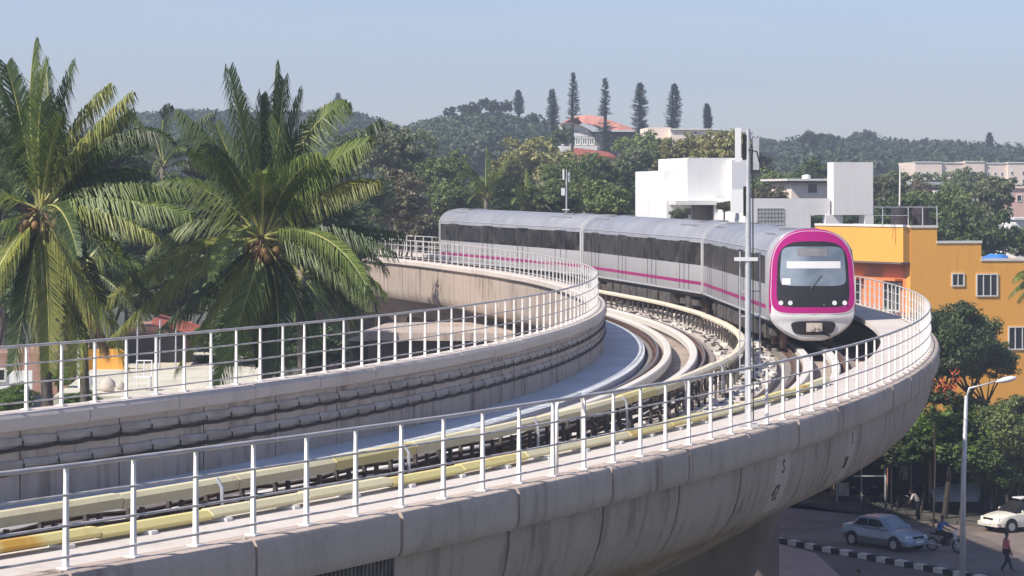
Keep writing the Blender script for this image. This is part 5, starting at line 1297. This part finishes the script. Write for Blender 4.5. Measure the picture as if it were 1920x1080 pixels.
mb = MB(); mb.tube([(.1, -.12, .3), (-.7, -.16, .36)], [.03, .045], 8); mb.build('exhaust', M['rim'], mc, local=True)
person('rider in bright blue shirt sitting on the motorcycle', mp_, mr, dict(pel=(-.30, 0, .88), ch=(-.22, 0, 1.16), nk=(-.16, 0, 1.38), hd=(-.12, 0, 1.50), tp=(-.12, 0, 1.60), shl=(-.18, .19, 1.32), shr=(-.18, -.19, 1.32), ell=(.08, .30, 1.14), elr=(.08, -.30, 1.14), hal=(.34, .31, 1.05), har=(.34, -.31, 1.05), hil=(-.26, .10, .86), hir=(-.26, -.10, .86), knl=(.12, .20, .76), knr=(.12, -.20, .76), anl=(-.04, .20, .32), anr=(-.04, -.20, .32), tol=(.10, .20, .27), tor=(.10, -.20, .27)), M['cloth_blue'], M['cloth_dark'])
# ---- stalls under the trees
def stall(px0, px1, py_top, py_base, D, label, poster=None, dark=True, shutters=0):
    fr = Frame(px0, D, -6, 'market_stall', label, 'stall', 'shops and stalls along the far pavement')
    fr.part('back_wall', M['shade_dark'], px0, px1, py_top, None, 2.2, 2.6)
    fr.part('roof', M['shade_dark'], px0-4, px1+4, py_top-6, py_top, -1.9, 2.7); fr.part('interior_shade', M['black'], px0+3, px1-2, py_top, None, 1.6, 2.19)  # overhang deepened and black slab added to put shade into the shop
    fr.part('counter', M['shade_dark'], px0+3, px1-3, 930, None, 0, .5)
    for p in (px0+2, (px0+px1)/2, px1-4): fr.part('post', M['wg'], p, p+3, py_top, None, -.2, -.08)
    fr.part('side_wall', M['brownwall'], px0, px0+2, py_top, None, 0, 2.19)
    if poster: fr.part('poster', M['poster'], poster[0], poster[1], poster[2], poster[3], -.24, -.21)
    for i in range(shutters):
        a = px0+6+i*(px1-px0-10)/shutters; fr.part('shelf', M['deck'], a, a+8, 905+i*7 % 15, 909+i*7 % 15, .8, 1.3)
    return fr
stall(1480, 1562, 868, 950, 134, 'brown shaded stall left of the grey booth under the curve', shutters=3)
stall(1566, 1662, 858, 950, 131, 'grey walled booth with pale poster under the end of the curve', (1572, 1592, 905, 930), shutters=4)
stall(1668, 1745, 858, 950, 130.5, 'dark open shop with hanging grey board', (1686, 1702, 872, 900), shutters=4)
stall(1750, 1850, 862, 950, 129, 'black interior shop behind the blue grey tarpaulin', shutters=5)
stall(1856, 1960, 865, 950, 128, 'shaded shop front behind the white car', (1900, 1912, 890, 915), shutters=4)
# white thin pole
mb = MB(); D = 126.5; mb.tube([(xat(1660, D), D, .1), (xat(1662, D), D, zat(845, D))], .07, 8); mb.tube([(xat(1600, D), D, zat(893, D)), (xat(1661, D), D, zat(893, D))], .04, 6); tag(mb.build('sign_pole', M['wg'], smooth=2), 'thin pale pole with side bar standing before the booths', 'pole')
# tarp-covered cart
ct = gp(1788, 962)+Vector((0, 0, .15)); cart = thing('covered_cart', 'handcart covered by a sagging blue grey tarpaulin by the shops', 'cart', ct)
mb = MB(); g9 = random.Random(2); R = []
for j, (y_, z_, s_) in enumerate(((-.7, .75, .9), (-.5, 1.05, 1.0), (0, 1.25, 1.05), (.5, 1.15, 1), (.75, .8, .9))): R.append([ct+Vector((x*s_, y_, z_+.18*(x*.4)+g9.uniform(-.06, .06))) for x in (-1.15, -.7, -.2, .3, .8, 1.25)]+[ct+Vector((x*s_, y_, z_-.25)) for x in (1.25, .3, -1.15)])
mb.loft(R); mb.build('tarpaulin', plain('blue_grey_tarp', (.36, .42, .55), .6, var=.15, scale=2), cart, smooth=True)
mb = MB(); mb.box(-1.0, 1.0, -.5, .5, .45, .6, Matrix.Translation(ct)); mb.build('cart_bed', M['bark'], cart)
for x in (-.7, .7):
    mb = MB(); mb.tube([ct+Vector((x, -.55, .3)), ct+Vector((x, -.5, .3))], .3, 14); mb.build('wheel', M['tyre'], cart)
# bicycles
def bicycle(px, py, ang, label):
    p = gp(px, py)+Vector((0, 0, .16)); r = thing('bicycle', label, 'bicycle', p, 'bicycles parked by the booths', ang)
    for x in (-.52, .52):
        mb = MB(); mb.tube([(x+math.cos(i/16*6.2832)*.32, 0, .33+math.sin(i/16*6.2832)*.32) for i in range(17)], .02, 5, False)
        for i in range(8): mb.tube([(x, 0, .33), (x+math.cos(i*.785)*.31, 0, .33+math.sin(i*.785)*.31)], .005, 4)
        mb.build('wheel', M['tyre'], r, local=True)
    mb = MB()
    for a, b in (((-.52, .33), (-.1, .33)), ((-.52, .33), (-.2, .8)), ((-.1, .33), (-.2, .85)), ((-.1, .33), (.36, .75)), ((-.2, .78), (.36, .8)), ((.52, .33), (.34, .95))): mb.tube([(a[0], 0, a[1]), (b[0], 0, b[1])], .018, 6)
    mb.build('frame', M['dark'], r, local=True)
    mb = MB(); mb.tube([(.28, -.25, 1.0), (.36, 0, .96), (.28, .25, 1.0)], .014, 5); mb.build('handlebar', M['galv'], r, local=True)
    mb = MB(); mb.loft([[(x, math.cos(q*1.047)*w_, .87+math.sin(q*1.047)*.03) for q in range(6)] for x, w_ in ((-.32, .08), (-.2, .06), (-.04, .02))]); mb.build('saddle', M['black'], r, local=True)
bicycle(1645, 972, .4, 'bicycle leaning by the thin pale pole, left of two'); bicycle(1690, 974, .1, 'bicycle between the pale pole and the bending man')

# gate frame standing against the outer railing
gf = thing('gate_frame', 'small cream tubular gate frame fixed beside the outer railing', 'gate', V(55, 2.9, 1))
sg0 = s_of(1044, 2.93, 1.5, 30); sg1 = s_of(1092, 2.93, 1.5, 30)
mb = MB(); mb.tube([V(sg0, 2.93, 1.0), V(sg0, 2.93, 1.93), V(sg0-.08, 2.93, 2.0), V(sg1+.08, 2.93, 2.04), V(sg1, 2.93, 1.95), V(sg1, 2.93, 1.0)], .024, 8); mb.build('frame', M['post'], gf, smooth=2)
# ------------------------------------------------------------------ haze
HZ = bpy.data.materials.new('haze'); HZ.use_nodes = True; t = HZ.node_tree; t.nodes.clear(); out = t.nodes.new('ShaderNodeOutputMaterial'); pv = t.nodes.new('ShaderNodeVolumePrincipled')
pv.inputs['Color'].default_value = (.80, .88, 1, 1); pv.inputs['Density'].default_value = .0008; pv.inputs['Anisotropy'].default_value = .2
t.links.new(pv.outputs[0], out.inputs['Volume'])
mb = MB(); mb.box(-700, 700, -100, 1200, -2, 75); hz = mb.build('haze', HZ); tag(hz, 'thin bluish daytime haze over the whole place', 'haze', kind='stuff')
